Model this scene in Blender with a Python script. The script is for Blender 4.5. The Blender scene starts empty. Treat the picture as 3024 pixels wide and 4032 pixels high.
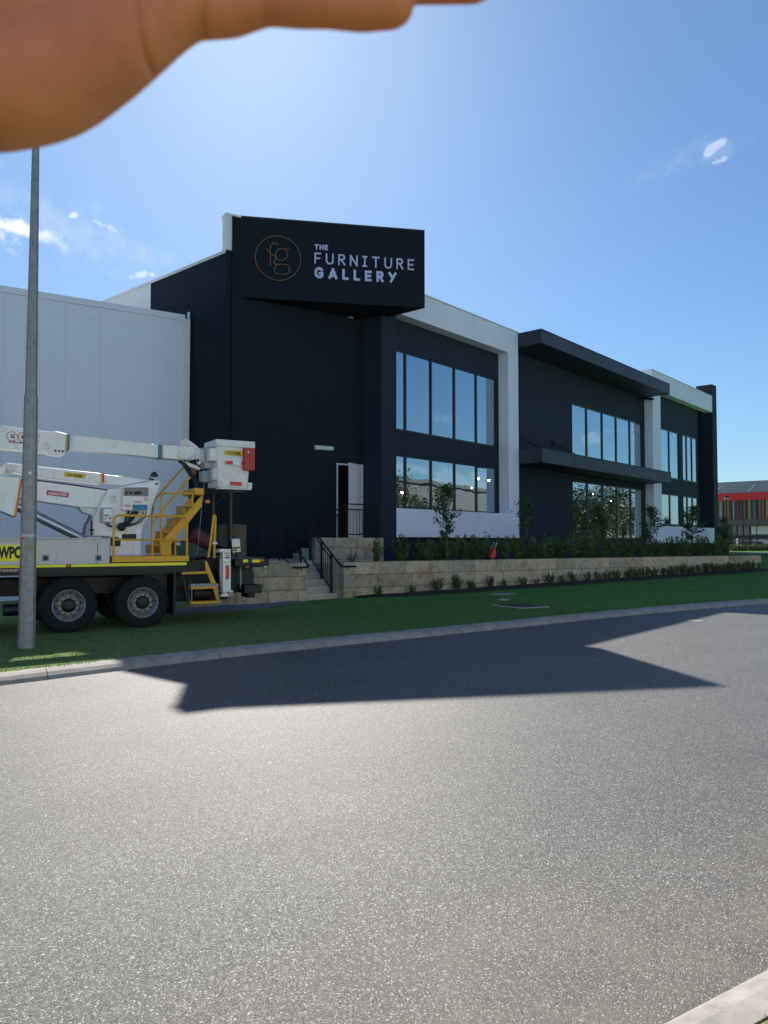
import bpy, bmesh, math, random
import numpy as np
from mathutils import Vector, Matrix
R = math.radians
scene = bpy.context.scene
col = scene.collection

# ------------------------------------------------------------------ camera
FPX, CX, CY, PITCH, EYE = 2950.0, 1512.0, 2016.0, R(2.25), 1.7
cam_d = bpy.data.cameras.new('camera'); cam = bpy.data.objects.new('camera', cam_d); col.objects.link(cam)
cam.location = (0, 0, EYE); cam.rotation_euler = (R(90) + PITCH, 0, 0)
cam_d.sensor_fit = 'VERTICAL'; cam_d.sensor_height = 36; cam_d.lens = 36 * FPX / 4032
cam_d.clip_start = 0.02; cam_d.clip_end = 3000
cam_d.dof.use_dof = True; cam_d.dof.focus_distance = 16; cam_d.dof.aperture_fstop = 13
scene.camera = cam

# ------------------------------------------------------------------ light
SUN_EL, SUN_AZ = R(38.0), R(-10.6)          # azimuth from +Y towards +X
sun_dir = Vector((math.cos(SUN_EL) * math.sin(SUN_AZ), math.cos(SUN_EL) * math.cos(SUN_AZ), math.sin(SUN_EL)))
sd = bpy.data.lights.new('sun', 'SUN'); sd.energy = 3.3; sd.angle = R(0.53); sd.color = (1, .95, .87)
so = bpy.data.objects.new('sun', sd); col.objects.link(so)
so.rotation_euler = sun_dir.to_track_quat('Z', 'Y').to_euler(); so.location = (0, 0, 30)
world = bpy.data.worlds.new('World'); scene.world = world; world.use_nodes = True
scene.view_settings.view_transform = 'Standard'; scene.view_settings.look = 'None'
scene.view_settings.gamma = 1; scene.view_settings.exposure = 1.25
scene.cycles.max_bounces = 8; scene.cycles.transparent_max_bounces = 12
scene.cycles.sample_clamp_indirect = 6

def ray(px, py):
    x = (px - CX) / FPX; y = (CY - py) / FPX
    return Vector((x, math.cos(PITCH) - y * math.sin(PITCH), math.sin(PITCH) + y * math.cos(PITCH)))

ROLL = 22.0
def build_world():
    nt = world.node_tree; N = nt.nodes; L = nt.links; N.clear()
    out = N.new('ShaderNodeOutputWorld'); bg = N.new('ShaderNodeBackground'); bg.inputs[1].default_value = 0.0605
    sky = N.new('ShaderNodeTexSky'); sky.sky_type = 'NISHITA'; sky.sun_disc = False
    sky.sun_elevation = SUN_EL; sky.sun_rotation = SUN_AZ
    sky.air_density = 1.0; sky.dust_density = 0.42; sky.ozone_density = 3.0; sky.altitude = 20
    tc = N.new('ShaderNodeTexCoord')
    def math_(op, a, b=None, c=None):
        n = N.new('ShaderNodeMath'); n.operation = op
        for k, v in enumerate((a, b, c)):
            if v is None: continue
            if isinstance(v, (int, float)): n.inputs[k].default_value = v
            else: L.new(v, n.inputs[k])
        return n.outputs[0]
    def dot(vec):
        n = N.new('ShaderNodeVectorMath'); n.operation = 'DOT_PRODUCT'
        L.new(tc.outputs['Generated'], n.inputs[0]); n.inputs[1].default_value = vec
        return n.outputs['Value']
    nz = N.new('ShaderNodeTexNoise'); nz.inputs['Scale'].default_value = 34; nz.inputs['Detail'].default_value = 9
    nz.inputs['Roughness'].default_value = .62
    L.new(tc.outputs['Generated'], nz.inputs['Vector'])
    nf = math_('SUBTRACT', nz.outputs['Fac'], .5)
    total = None
    F_N = Vector((math.cos(R(41)), -math.sin(R(41)), 0))
    def refl(px, py):
        d = ray(px, py).normalized(); return d - 2 * d.dot(F_N) * F_N
    # direction, half width, half height (radians), tilt, edge noise, opacity
    clouds = [(ray(70, 900), .082, .017, -7, 1.5, 1), (ray(-160, 870), .12, .03, -6, 2.0, 1), (ray(288, 850), .012, .007, 10, 3.2, .6),
              (ray(395, 880), .024, .008, -15, 4.4, .45), (ray(552, 1085), .016, .009, 35, 4.0, .5), (ray(600, 1082), .007, .005, 0, 3, .5),
              (ray(2790, 596), .032, .0075, 27, 3.2, .42), (ray(2832, 636), .022, .0050, 8, 3.8, .34),
              (ray(330, 930), .16, .05, -12, 2.4, .20), (ray(170, 830), .14, .03, -20, 2.6, .18), (ray(2760, 620), .09, .03, 10, 2.2, .12),
              (refl(1760, 1652), .020, .009, 0, 3.4, .16), (refl(2345, 1725), .018, .010, 0, 3.4, .22), (refl(2475, 1720), .012, .007, 0, 3.4, .16),
              (refl(1640, 1850), .10, .012, 8, 3.2, .22), (refl(1760, 1890), .12, .012, -5, 3.2, .22), (refl(1850, 1905), .06, .010, 0, 3, .22)]
    for c, a, b, tilt, k, op in clouds:
        c = c.normalized(); right = c.cross(Vector((0, 0, 1))).normalized(); up = right.cross(c)
        t = R(tilt); r2 = right * math.cos(t) + up * math.sin(t); u2 = up * math.cos(t) - right * math.sin(t)
        dd = math_('ADD', math_('POWER', math_('ABSOLUTE', math_('DIVIDE', dot(r2), a)), 2.0), math_('POWER', math_('ABSOLUTE', math_('DIVIDE', dot(u2), b)), 2.0))
        dist = math_('SQRT', dd)
        m = math_('ADD', math_('SUBTRACT', .75, dist), math_('MULTIPLY', nf, k))
        mr = N.new('ShaderNodeMapRange'); mr.interpolation_type = 'SMOOTHSTEP'
        mr.inputs['From Min'].default_value = 0; mr.inputs['From Max'].default_value = .55 if op > .2 else 1.0
        mr.inputs['To Max'].default_value = op
        L.new(m, mr.inputs['Value'])
        front = math_('GREATER_THAN', dot(c), 0)
        v = math_('MULTIPLY', mr.outputs[0], front)
        total = v if total is None else math_('MAXIMUM', total, v)
    # the air's brightness near the sun rolled off, hue kept
    lum = N.new('ShaderNodeVectorMath'); lum.operation = 'DOT_PRODUCT'; L.new(sky.outputs[0], lum.inputs[0]); lum.inputs[1].default_value = (.25, .5, .25)
    den = math_('DIVIDE', 1.0, math_('ADD', 1.0, math_('DIVIDE', lum.outputs['Value'], ROLL)))
    sk = N.new('ShaderNodeVectorMath'); sk.operation = 'SCALE'; L.new(sky.outputs[0], sk.inputs[0]); L.new(den, sk.inputs['Scale'])
    tn = N.new('ShaderNodeVectorMath'); tn.operation = 'MULTIPLY'; L.new(sk.outputs[0], tn.inputs[0]); tn.inputs[1].default_value = (.685, .875, 1.02)
    mix = N.new('ShaderNodeMix'); mix.data_type = 'RGBA'
    L.new(total, mix.inputs[0]); L.new(tn.outputs[0], mix.inputs[6])
    mix.inputs[7].default_value = (7.2, 7.7, 8.3, 1)
    L.new(mix.outputs[2], bg.inputs[0]); L.new(bg.outputs[0], out.inputs[0])
build_world()

# ------------------------------------------------------------------ frames
class Frame:
    """plan frame: origin o, direction at ang degrees from +Y to +X; v axis to its left (side=1) or right (side=-1)"""
    def __init__(s, o, ang, side=1):
        s.o = Vector((o[0], o[1])); a = R(ang); s.ang = a
        s.e = Vector((math.sin(a), math.cos(a))); s.n = Vector((-s.e.y, s.e.x)) * side
    def w(s, u, v, z=0.0):
        p = s.o + s.e * u + s.n * v; return Vector((p.x, p.y, z))
    def loc(s, X, Y):
        d = Vector((X, Y)) - s.o; return d.dot(s.e), d.dot(s.n)
    def hit(s, px, py, v=0.0):
        d = ray(px, py); o = s.w(0, v)
        k = (o.x * s.n.x + o.y * s.n.y) / (d.x * s.n.x + d.y * s.n.y)
        return s.loc(d.x * k, d.y * k)[0], EYE + d.z * k
def ghit(px, py, z):
    d = ray(px, py); k = (z - EYE) / d.z; return Vector((d.x * k, d.y * k, z))
_o = ghit(0, 2700, 0)
B = Frame((_o.x, _o.y), 58.3)                         # road / boundary frame: a along the kerb, b away from the road
def at_ground(px, py, hf, fr=B, z=.1):
    for i in range(25):
        p = ghit(px, py, z); a, b = fr.loc(p.x, p.y); z = hf(a, b)
    return a, b, z
WALLTOP = 1.185
FF = Frame((-.087, 23.77), 41.0, -1)        # facade frame: t along, w outward, w=0 is the white frames' face
DW = Frame(((1375 - 1512) / FPX * 24.0, 24.0), 58.3, -1)  # wall with the door, v towards the viewer

# ------------------------------------------------------------------ materials
MATS = {}
def srgb(r, g, b):
    f = lambda c: (c / 255 / 12.92) if c / 255 <= .04045 else ((c / 255 + .055) / 1.055) ** 2.4
    return (f(r), f(g), f(b))
def mat(name, color, rough=.6, metal=0, var=.0, vscale=3, bump=0, bscale=60, spec=.5, emit=None, estr=0, coat=0, detail=4, dist=.004):
    if name in MATS: return MATS[name]
    m = bpy.data.materials.new(name); m.use_nodes = True; MATS[name] = m
    nt = m.node_tree; N = nt.nodes; L = nt.links; p = N['Principled BSDF']
    p.inputs['Base Color'].default_value = (*color, 1); p.inputs['Roughness'].default_value = rough
    p.inputs['Metallic'].default_value = metal; p.inputs['Specular IOR Level'].default_value = spec
    if coat: p.inputs['Coat Weight'].default_value = coat; p.inputs['Coat Roughness'].default_value = .1
    if emit: p.inputs['Emission Color'].default_value = (*emit, 1); p.inputs['Emission Strength'].default_value = estr
    tc = N.new('ShaderNodeTexCoord')
    if var:
        n = N.new('ShaderNodeTexNoise'); n.inputs['Scale'].default_value = vscale; n.inputs['Detail'].default_value = detail
        n.inputs['Roughness'].default_value = .65
        L.new(tc.outputs['Object'], n.inputs['Vector'])
        mr = N.new('ShaderNodeMapRange'); mr.inputs[1].default_value = .25; mr.inputs[2].default_value = .75
        mr.inputs[3].default_value = 1 - var; mr.inputs[4].default_value = 1 + var
        L.new(n.outputs['Fac'], mr.inputs[0])
        mx = N.new('ShaderNodeVectorMath'); mx.operation = 'SCALE'; mx.inputs[0].default_value = color
        L.new(mr.outputs[0], mx.inputs['Scale']); L.new(mx.outputs[0], p.inputs['Base Color'])
        rr = N.new('ShaderNodeMapRange'); rr.inputs[3].default_value = max(.03, rough - .08); rr.inputs[4].default_value = min(1, rough + .1)
        L.new(n.outputs['Fac'], rr.inputs[0]); L.new(rr.outputs[0], p.inputs['Roughness'])
    if bump:
        n2 = N.new('ShaderNodeTexNoise'); n2.inputs['Scale'].default_value = bscale; n2.inputs['Detail'].default_value = 5
        L.new(tc.outputs['Object'], n2.inputs['Vector'])
        bp = N.new('ShaderNodeBump'); bp.inputs['Strength'].default_value = bump; bp.inputs['Distance'].default_value = dist
        L.new(n2.outputs['Fac'], bp.inputs['Height']); L.new(bp.outputs[0], p.inputs['Normal'])
    return m

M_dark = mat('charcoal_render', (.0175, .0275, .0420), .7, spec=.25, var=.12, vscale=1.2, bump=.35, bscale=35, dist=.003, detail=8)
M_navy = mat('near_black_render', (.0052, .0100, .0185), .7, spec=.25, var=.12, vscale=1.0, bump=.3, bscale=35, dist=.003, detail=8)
M_canopy = mat('charcoal_panel', (.030, .040, .052), .5, var=.08, vscale=1, bump=.1, bscale=20)
M_white = mat('white_render', (.80, .82, .88), .6, var=.05, vscale=.7, bump=.15, bscale=40, detail=8)
M_pale = mat('pale_grey_panel', (.70, .73, .80), .6, var=.03, vscale=.5, bump=.08, bscale=25)
M_trim = mat('cream_capping', (.70, .72, .66), .5, var=.05, vscale=3)
M_joint = mat('joint_sealant', (.60, .60, .60), .8)
M_djoint = mat('dark_joint', (.007, .008, .010), .8)
M_frame = mat('black_window_frame', (.008, .009, .011), .35, var=.05, vscale=4)
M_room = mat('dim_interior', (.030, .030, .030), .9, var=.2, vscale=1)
M_whitepaint = mat('white_truck_paint', (.86, .84, .80), .35, var=.06, vscale=3.5, coat=.2, detail=9)
M_dirtywhite = mat('weathered_white_fibreglass', (.82, .80, .76), .5, var=.11, vscale=6, bump=.1, bscale=30, detail=10)
M_boxgrey = mat('light_grey_truck_box', (.62, .61, .61), .42, var=.05, vscale=3)
M_yellow = mat('yellow_truck_paint', (.78, .40, .010), .45, var=.16, vscale=5, bump=.05, bscale=40, detail=9)
M_reflyel = mat('fluorescent_yellow_tape', (.95, .88, .01), .35, emit=(.9, .85, 0), estr=0)
M_black = mat('black_steel', (.0055, .0055, .006), .5, var=.25, vscale=5, bump=.1)
M_rubber = mat('tyre_rubber', (.0075, .007, .007), .85, var=.35, vscale=9, bump=.3, bscale=50)
M_rust = mat('dirty_brown_steel', (.10, .07, .045), .75, var=.35, vscale=7, bump=.2)
M_rim = mat('painted_wheel_rim', (.27, .30, .33), .38, .3, var=.15, vscale=8)
M_hub = mat('grimy_hub_ring', (.34, .30, .22), .6, var=.3, vscale=14)
M_red = mat('red_fibreglass', (.50, .035, .022), .45, var=.14, vscale=7)
M_redtape = mat('red_tape', (.75, .02, .02), .35)
M_whitetape = mat('white_tape', (.80, .80, .78), .4, var=.06, vscale=30)
M_blue = mat('blue_band', (.03, .16, .30), .4, var=.25, vscale=30)
M_ylabel = mat('yellow_label', (.75, .50, .02), .45, var=.05, vscale=10)
M_olabel = mat('orange_label', (.70, .25, .02), .5)
M_ink = mat('black_ink', (.012, .012, .012), .5)
M_pink = mat('red_label', (.55, .05, .07), .5)
M_dred = mat('dark_red_plate', (.13, .02, .018), .5)
M_silver = mat('brushed_cylinder', (.42, .45, .48), .28, .75, var=.08, vscale=6)
M_steel = mat('galvanised_steel', (.27, .28, .28), .5, .35, var=.32, vscale=12, bump=.12, bscale=30, detail=8)
M_hose = mat('black_hose', (.014, .013, .015), .5, var=.2, vscale=20)
M_amber = mat('amber_lens', (.70, .20, .02), .25)
M_lampred = mat('red_lens', (.6, .03, .02), .25)
M_green = mat('dark_green_steel', (.012, .055, .045), .5, var=.15, vscale=6)
M_door = mat('pale_door_leaf', (.70, .69, .67), .5, var=.04, vscale=2)
M_dframe = mat('white_door_frame', (.66, .67, .68), .45)
M_rail = mat('black_railing_powder_coat', (.005, .005, .007), .5, spec=.3, var=.1, vscale=10)
M_step = mat('concrete_tread', (.55, .54, .52), .75, var=.12, vscale=5, bump=.2)
M_bark = mat('young_bark', (.13, .10, .075), .85, var=.25, vscale=25, bump=.3)
M_copper = mat('copper_trim', (.21, .105, .065), .4, .5)
M_letter = mat('white_letter_acrylic', (.52, .53, .78), .4)
M_kerb = mat('concrete_kerb', (.32, .29, .25), .85, var=.28, vscale=5, bump=.3, bscale=90, detail=10)
M_soil = mat('dark_mulch', (.022, .018, .014), .95, var=.6, vscale=30, bump=1, bscale=45, dist=.03)
M_gravel = mat('blue_grey_gravel', (.16, .17, .18), .9, var=.6, vscale=28, bump=1, bscale=40, dist=.03)
M_conc = mat('pale_concrete', (.42, .40, .36), .85, var=.12, vscale=4, bump=.2)
M_bulb = mat('warm_bulb', (1, .8, .5), .5, emit=(1, .70, .36), estr=55)
M_tube = mat('pale_light_diffuser', (.55, .63, .60), .4)

def grime(m, amt=.5, col_=(.16, .13, .10), sc=(3, 3, .7), lo=.56, hi=.74):
    nt = m.node_tree; N = nt.nodes; L = nt.links; p = N['Principled BSDF']; src = p.inputs['Base Color'].links[0].from_socket
    tc = N.new('ShaderNodeTexCoord'); v = N.new('ShaderNodeVectorMath'); v.operation = 'MULTIPLY'; v.inputs[1].default_value = sc; L.new(tc.outputs['Object'], v.inputs[0])
    n = N.new('ShaderNodeTexNoise'); n.inputs['Scale'].default_value = 3; n.inputs['Detail'].default_value = 11; n.inputs['Roughness'].default_value = .72; L.new(v.outputs[0], n.inputs['Vector'])
    r = N.new('ShaderNodeMapRange'); r.inputs[1].default_value = lo; r.inputs[2].default_value = hi; r.inputs[3].default_value = 0; r.inputs[4].default_value = amt; L.new(n.outputs[0], r.inputs[0])
    x = N.new('ShaderNodeMix'); x.data_type = 'RGBA'; L.new(r.outputs[0], x.inputs[0]); L.new(src, x.inputs[6]); x.inputs[7].default_value = (*col_, 1); L.new(x.outputs[2], p.inputs['Base Color'])
grime(M_whitepaint, .45); grime(M_dirtywhite, .6, sc=(4, 4, 1.2)); grime(M_yellow, .5, (.10, .06, .02)); grime(M_boxgrey, .35); grime(M_white, .12, (.35, .33, .30), (1, 1, .18)); grime(M_pale, .10, (.4, .4, .4), (1, 1, .12))
grime(M_kerb, .5, (.10, .09, .075), (2, 2, 2), .5, .7); grime(M_dark, .35, (.035, .04, .045), (1, 1, .15)); grime(M_rim, .6, (.06, .045, .03), (6, 6, 6), .45, .65)

def leafmat(name, c1, c2, trans=.25):
    m = bpy.data.materials.new(name); m.use_nodes = True; MATS[name] = m
    nt = m.node_tree; N = nt.nodes; L = nt.links; p = N['Principled BSDF']
    ge = N.new('ShaderNodeNewGeometry'); mx = N.new('ShaderNodeMix'); mx.data_type = 'RGBA'
    L.new(ge.outputs['Random Per Island'], mx.inputs[0]); mx.inputs[6].default_value = (*c1, 1); mx.inputs[7].default_value = (*c2, 1)
    L.new(mx.outputs[2], p.inputs['Base Color']); p.inputs['Roughness'].default_value = .5
    t = N.new('ShaderNodeBsdfTranslucent'); L.new(mx.outputs[2], t.inputs[0])
    ms = N.new('ShaderNodeMixShader'); ms.inputs[0].default_value = trans
    L.new(p.outputs[0], ms.inputs[1]); L.new(t.outputs[0], ms.inputs[2])
    L.new(ms.outputs[0], N['Material Output'].inputs[0])
    return m
M_leafdark = leafmat('shrub_leaves', (.034, .088, .016), (.105, .20, .032))
M_leafhedge = leafmat('small_shrub_leaves', (.032, .078, .016), (.105, .165, .032))
M_leaftree = leafmat('young_tree_leaves', (.022, .068, .020), (.06, .135, .034))
M_leafbig = leafmat('eucalypt_leaves', (.04, .06, .02), (.10, .11, .045))
M_leafred = leafmat('new_red_leaves', (.05, .03, .02), (.11, .06, .03))

def glass_mat():
    m = bpy.data.materials.new('reflective_window_glass'); m.use_nodes = True
    nt = m.node_tree; N = nt.nodes; L = nt.links; N.remove(N['Principled BSDF'])
    g = N.new('ShaderNodeBsdfGlossy'); g.inputs['Color'].default_value = (.74, .93, 1.0, 1); g.inputs['Roughness'].default_value = .0
    t = N.new('ShaderNodeBsdfTransparent'); t.inputs[0].default_value = (.36, .38, .38, 1)
    fr = N.new('ShaderNodeLayerWeight'); fr.inputs['Blend'].default_value = .5
    mr = N.new('ShaderNodeMapRange'); mr.inputs[1].default_value = 0; mr.inputs[2].default_value = 1; mr.inputs[3].default_value = .46; mr.inputs[4].default_value = .86
    L.new(fr.outputs['Facing'], mr.inputs[0])
    n = N.new('ShaderNodeTexNoise'); n.inputs['Scale'].default_value = 1.3; n.inputs['Detail'].default_value = 1
    tc = N.new('ShaderNodeTexCoord'); L.new(tc.outputs['Object'], n.inputs['Vector'])
    bp = N.new('ShaderNodeBump'); bp.inputs['Strength'].default_value = .05; bp.inputs['Distance'].default_value = .05
    L.new(n.outputs[0], bp.inputs['Height']); L.new(bp.outputs[0], g.inputs['Normal'])
    ms = N.new('ShaderNodeMixShader'); L.new(mr.outputs[0], ms.inputs[0]); L.new(t.outputs[0], ms.inputs[1]); L.new(g.outputs[0], ms.inputs[2])
    L.new(ms.outputs[0], N['Material Output'].inputs[0]); return m
M_glass = glass_mat()

def world_ab(N, L, ang):
    """world position rotated into (along, across, z)"""
    ge = N.new('ShaderNodeNewGeometry'); vr = N.new('ShaderNodeVectorRotate'); vr.rotation_type = 'Z_AXIS'
    vr.inputs['Angle'].default_value = -(R(90) - R(ang)); L.new(ge.outputs['Position'], vr.inputs['Vector'])
    return vr.outputs[0]

def asphalt_mat():
    m = bpy.data.materials.new('asphalt'); m.use_nodes = True; nt = m.node_tree; N = nt.nodes; L = nt.links; p = N['Principled BSDF']
    pos = world_ab(N, L, 58.3)
    v = N.new('ShaderNodeTexVoronoi'); v.inputs['Scale'].default_value = 185; L.new(pos, v.inputs['Vector'])
    cr = N.new('ShaderNodeValToRGB'); cr.color_ramp.elements[0].position = .0; cr.color_ramp.elements[0].color = (.040, .039, .037, 1)
    cr.color_ramp.elements[1].position = .70; cr.color_ramp.elements[1].color = (.125, .121, .114, 1)
    e = cr.color_ramp.elements.new(.93); e.color = (.23, .222, .205, 1)
    e = cr.color_ramp.elements.new(1); e.color = (.58, .57, .54, 1)
    sx = N.new('ShaderNodeSeparateXYZ'); L.new(v.outputs['Color'], sx.inputs[0]); L.new(sx.outputs[0], cr.inputs[0])
    def noise(scale, detail, rough, lo, hi, src=pos):
        n = N.new('ShaderNodeTexNoise'); n.inputs['Scale'].default_value = scale; n.inputs['Detail'].default_value = detail; n.inputs['Roughness'].default_value = rough; L.new(src, n.inputs['Vector'])
        r = N.new('ShaderNodeMapRange'); r.inputs[1].default_value = .3; r.inputs[2].default_value = .7; r.inputs[3].default_value = lo; r.inputs[4].default_value = hi; L.new(n.outputs[0], r.inputs[0]); return r.outputs[0]
    st = N.new('ShaderNodeVectorMath'); st.operation = 'MULTIPLY'; L.new(pos, st.inputs[0]); st.inputs[1].default_value = (.10, 1, 1)
    def mul(a_, b_):
        n = N.new('ShaderNodeMath'); n.operation = 'MULTIPLY'; L.new(a_, n.inputs[0])
        if isinstance(b_, float): n.inputs[1].default_value = b_
        else: L.new(b_, n.inputs[1])
        return n.outputs[0]
    tot = mul(noise(.7, 7, .6, .92, 1.09), noise(30, 6, .8, .86, 1.14))
    tot = mul(tot, noise(1.1, 3, .5, .93, 1.08, st.outputs[0]))         # wheel paths along the road
    # scattered pale spots trodden and dropped on the road
    v2 = N.new('ShaderNodeTexVoronoi'); v2.inputs['Scale'].default_value = 1.15; L.new(pos, v2.inputs['Vector'])
    nn = N.new('ShaderNodeTexNoise'); nn.inputs['Scale'].default_value = 40; L.new(pos, nn.inputs['Vector'])
    ad = N.new('ShaderNodeMath'); ad.operation = 'MULTIPLY_ADD'; L.new(nn.outputs[0], ad.inputs[0]); ad.inputs[1].default_value = .03; L.new(v2.outputs['Distance'], ad.inputs[2])
    s2 = N.new('ShaderNodeSeparateXYZ'); L.new(v2.outputs['Color'], s2.inputs[0])
    sz = mul(s2.outputs[0], .045)
    lt = N.new('ShaderNodeMath'); lt.operation = 'LESS_THAN'; L.new(ad.outputs[0], lt.inputs[0]); L.new(sz, lt.inputs[1])
    sc = N.new('ShaderNodeVectorMath'); sc.operation = 'SCALE'; L.new(cr.outputs[0], sc.inputs[0]); L.new(tot, sc.inputs['Scale'])
    # sandy dust gathered along the near kerb
    sy = N.new('ShaderNodeSeparateXYZ'); L.new(pos, sy.inputs[0]); b0 = B.o.x * B.n.x + B.o.y * B.n.y
    dm = N.new('ShaderNodeMapRange'); dm.inputs[1].default_value = b0 - 6.9; dm.inputs[2].default_value = b0 - 8.2; L.new(sy.outputs[1], dm.inputs[0])
    du = mul(dm.outputs[0], noise(2.2, 6, .7, .0, .75))
    m1 = N.new('ShaderNodeMix'); m1.data_type = 'RGBA'; L.new(du, m1.inputs[0]); L.new(sc.outputs[0], m1.inputs[6]); m1.inputs[7].default_value = (.22, .185, .135, 1)
    m2 = N.new('ShaderNodeMix'); m2.data_type = 'RGBA'; L.new(lt.outputs[0], m2.inputs[0]); L.new(m1.outputs[2], m2.inputs[6]); m2.inputs[7].default_value = (.42, .42, .38, 1)
    L.new(m2.outputs[2], p.inputs['Base Color'])
    p.inputs['Roughness'].default_value = .50; p.inputs['Specular IOR Level'].default_value = .115
    bp = N.new('ShaderNodeBump'); bp.inputs['Strength'].default_value = .6; bp.inputs['Distance'].default_value = .003; bp.invert = True
    L.new(v.outputs['Distance'], bp.inputs['Height']); L.new(bp.outputs[0], p.inputs['Normal']); return m
M_asphalt = asphalt_mat()

def lawn_mat():
    m = bpy.data.materials.new('lawn_turf'); m.use_nodes = True; nt = m.node_tree; N = nt.nodes; L = nt.links; p = N['Principled BSDF']
    pos = world_ab(N, L, 58.3)
    n1 = N.new('ShaderNodeTexNoise'); n1.inputs['Scale'].default_value = .55; n1.inputs['Detail'].default_value = 6; n1.inputs['Roughness'].default_value = .7; L.new(pos, n1.inputs['Vector'])
    n2 = N.new('ShaderNodeTexNoise'); n2.inputs['Scale'].default_value = 55; n2.inputs['Detail'].default_value = 4; L.new(pos, n2.inputs['Vector'])
    # the turf by the truck is drier and browner, the laid turf by the wall is lush: a real change along the verge
    sx = N.new('ShaderNodeSeparateXYZ'); L.new(pos, sx.inputs[0])
    o = B.o; a0 = o.x * B.e.x + o.y * B.e.y
    mr = N.new('ShaderNodeMapRange'); mr.inputs[1].default_value = a0 + 3.5; mr.inputs[2].default_value = a0 + 7.5; L.new(sx.outputs[0], mr.inputs[0])
    ad = N.new('ShaderNodeMath'); ad.operation = 'ADD'; L.new(mr.outputs[0], ad.inputs[0]); L.new(n1.outputs[0], ad.inputs[1])
    sb = N.new('ShaderNodeMath'); sb.operation = 'SUBTRACT'; sb.use_clamp = True; L.new(ad.outputs[0], sb.inputs[0]); sb.inputs[1].default_value = .42
    dry = N.new('ShaderNodeValToRGB'); dry.color_ramp.elements[0].color = (.10, .155, .055, 1); dry.color_ramp.elements[1].color = (.33, .37, .165, 1)
    dry.color_ramp.elements[0].position = .3; dry.color_ramp.elements[1].position = .72; L.new(n2.outputs[0], dry.inputs[0])
    lush = N.new('ShaderNodeValToRGB'); lush.color_ramp.elements[0].color = (.048, .135, .036, 1); lush.color_ramp.elements[1].color = (.140, .285, .075, 1)
    lush.color_ramp.elements[0].position = .3; lush.color_ramp.elements[1].position = .7; L.new(n2.outputs[0], lush.inputs[0])
    mx = N.new('ShaderNodeMix'); mx.data_type = 'RGBA'; L.new(sb.outputs[0], mx.inputs[0]); L.new(dry.outputs[0], mx.inputs[6]); L.new(lush.outputs[0], mx.inputs[7])
    n4 = N.new('ShaderNodeTexNoise'); n4.inputs['Scale'].default_value = 4.5; n4.inputs['Detail'].default_value = 9; n4.inputs['Roughness'].default_value = .75; L.new(pos, n4.inputs['Vector'])
    c4 = N.new('ShaderNodeValToRGB'); c4.color_ramp.elements[0].position = .32; c4.color_ramp.elements[0].color = (.62, .70, .62, 1); c4.color_ramp.elements[1].position = .70; c4.color_ramp.elements[1].color = (1.45, 1.28, 1.3, 1); L.new(n4.outputs[0], c4.inputs[0])
    m4 = N.new('ShaderNodeMix'); m4.data_type = 'RGBA'; m4.blend_type = 'MULTIPLY'; m4.inputs[0].default_value = 1; L.new(mx.outputs[2], m4.inputs[6]); L.new(c4.outputs[0], m4.inputs[7])
    L.new(m4.outputs[2], p.inputs['Base Color']); p.inputs['Roughness'].default_value = 1; p.inputs['Specular IOR Level'].default_value = .02
    bp = N.new('ShaderNodeBump'); bp.inputs['Strength'].default_value = .9; bp.inputs['Distance'].default_value = .02
    L.new(n2.outputs[0], bp.inputs['Height']); L.new(bp.outputs[0], p.inputs['Normal']); return m
M_lawn = lawn_mat()
M_blade = leafmat('grass_blades', (.05, .14, .03), (.18, .25, .08), .35)
M_terrain = mat('far_turf', (.07, .10, .03), .95, var=.3, vscale=.3, bump=.4)

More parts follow.
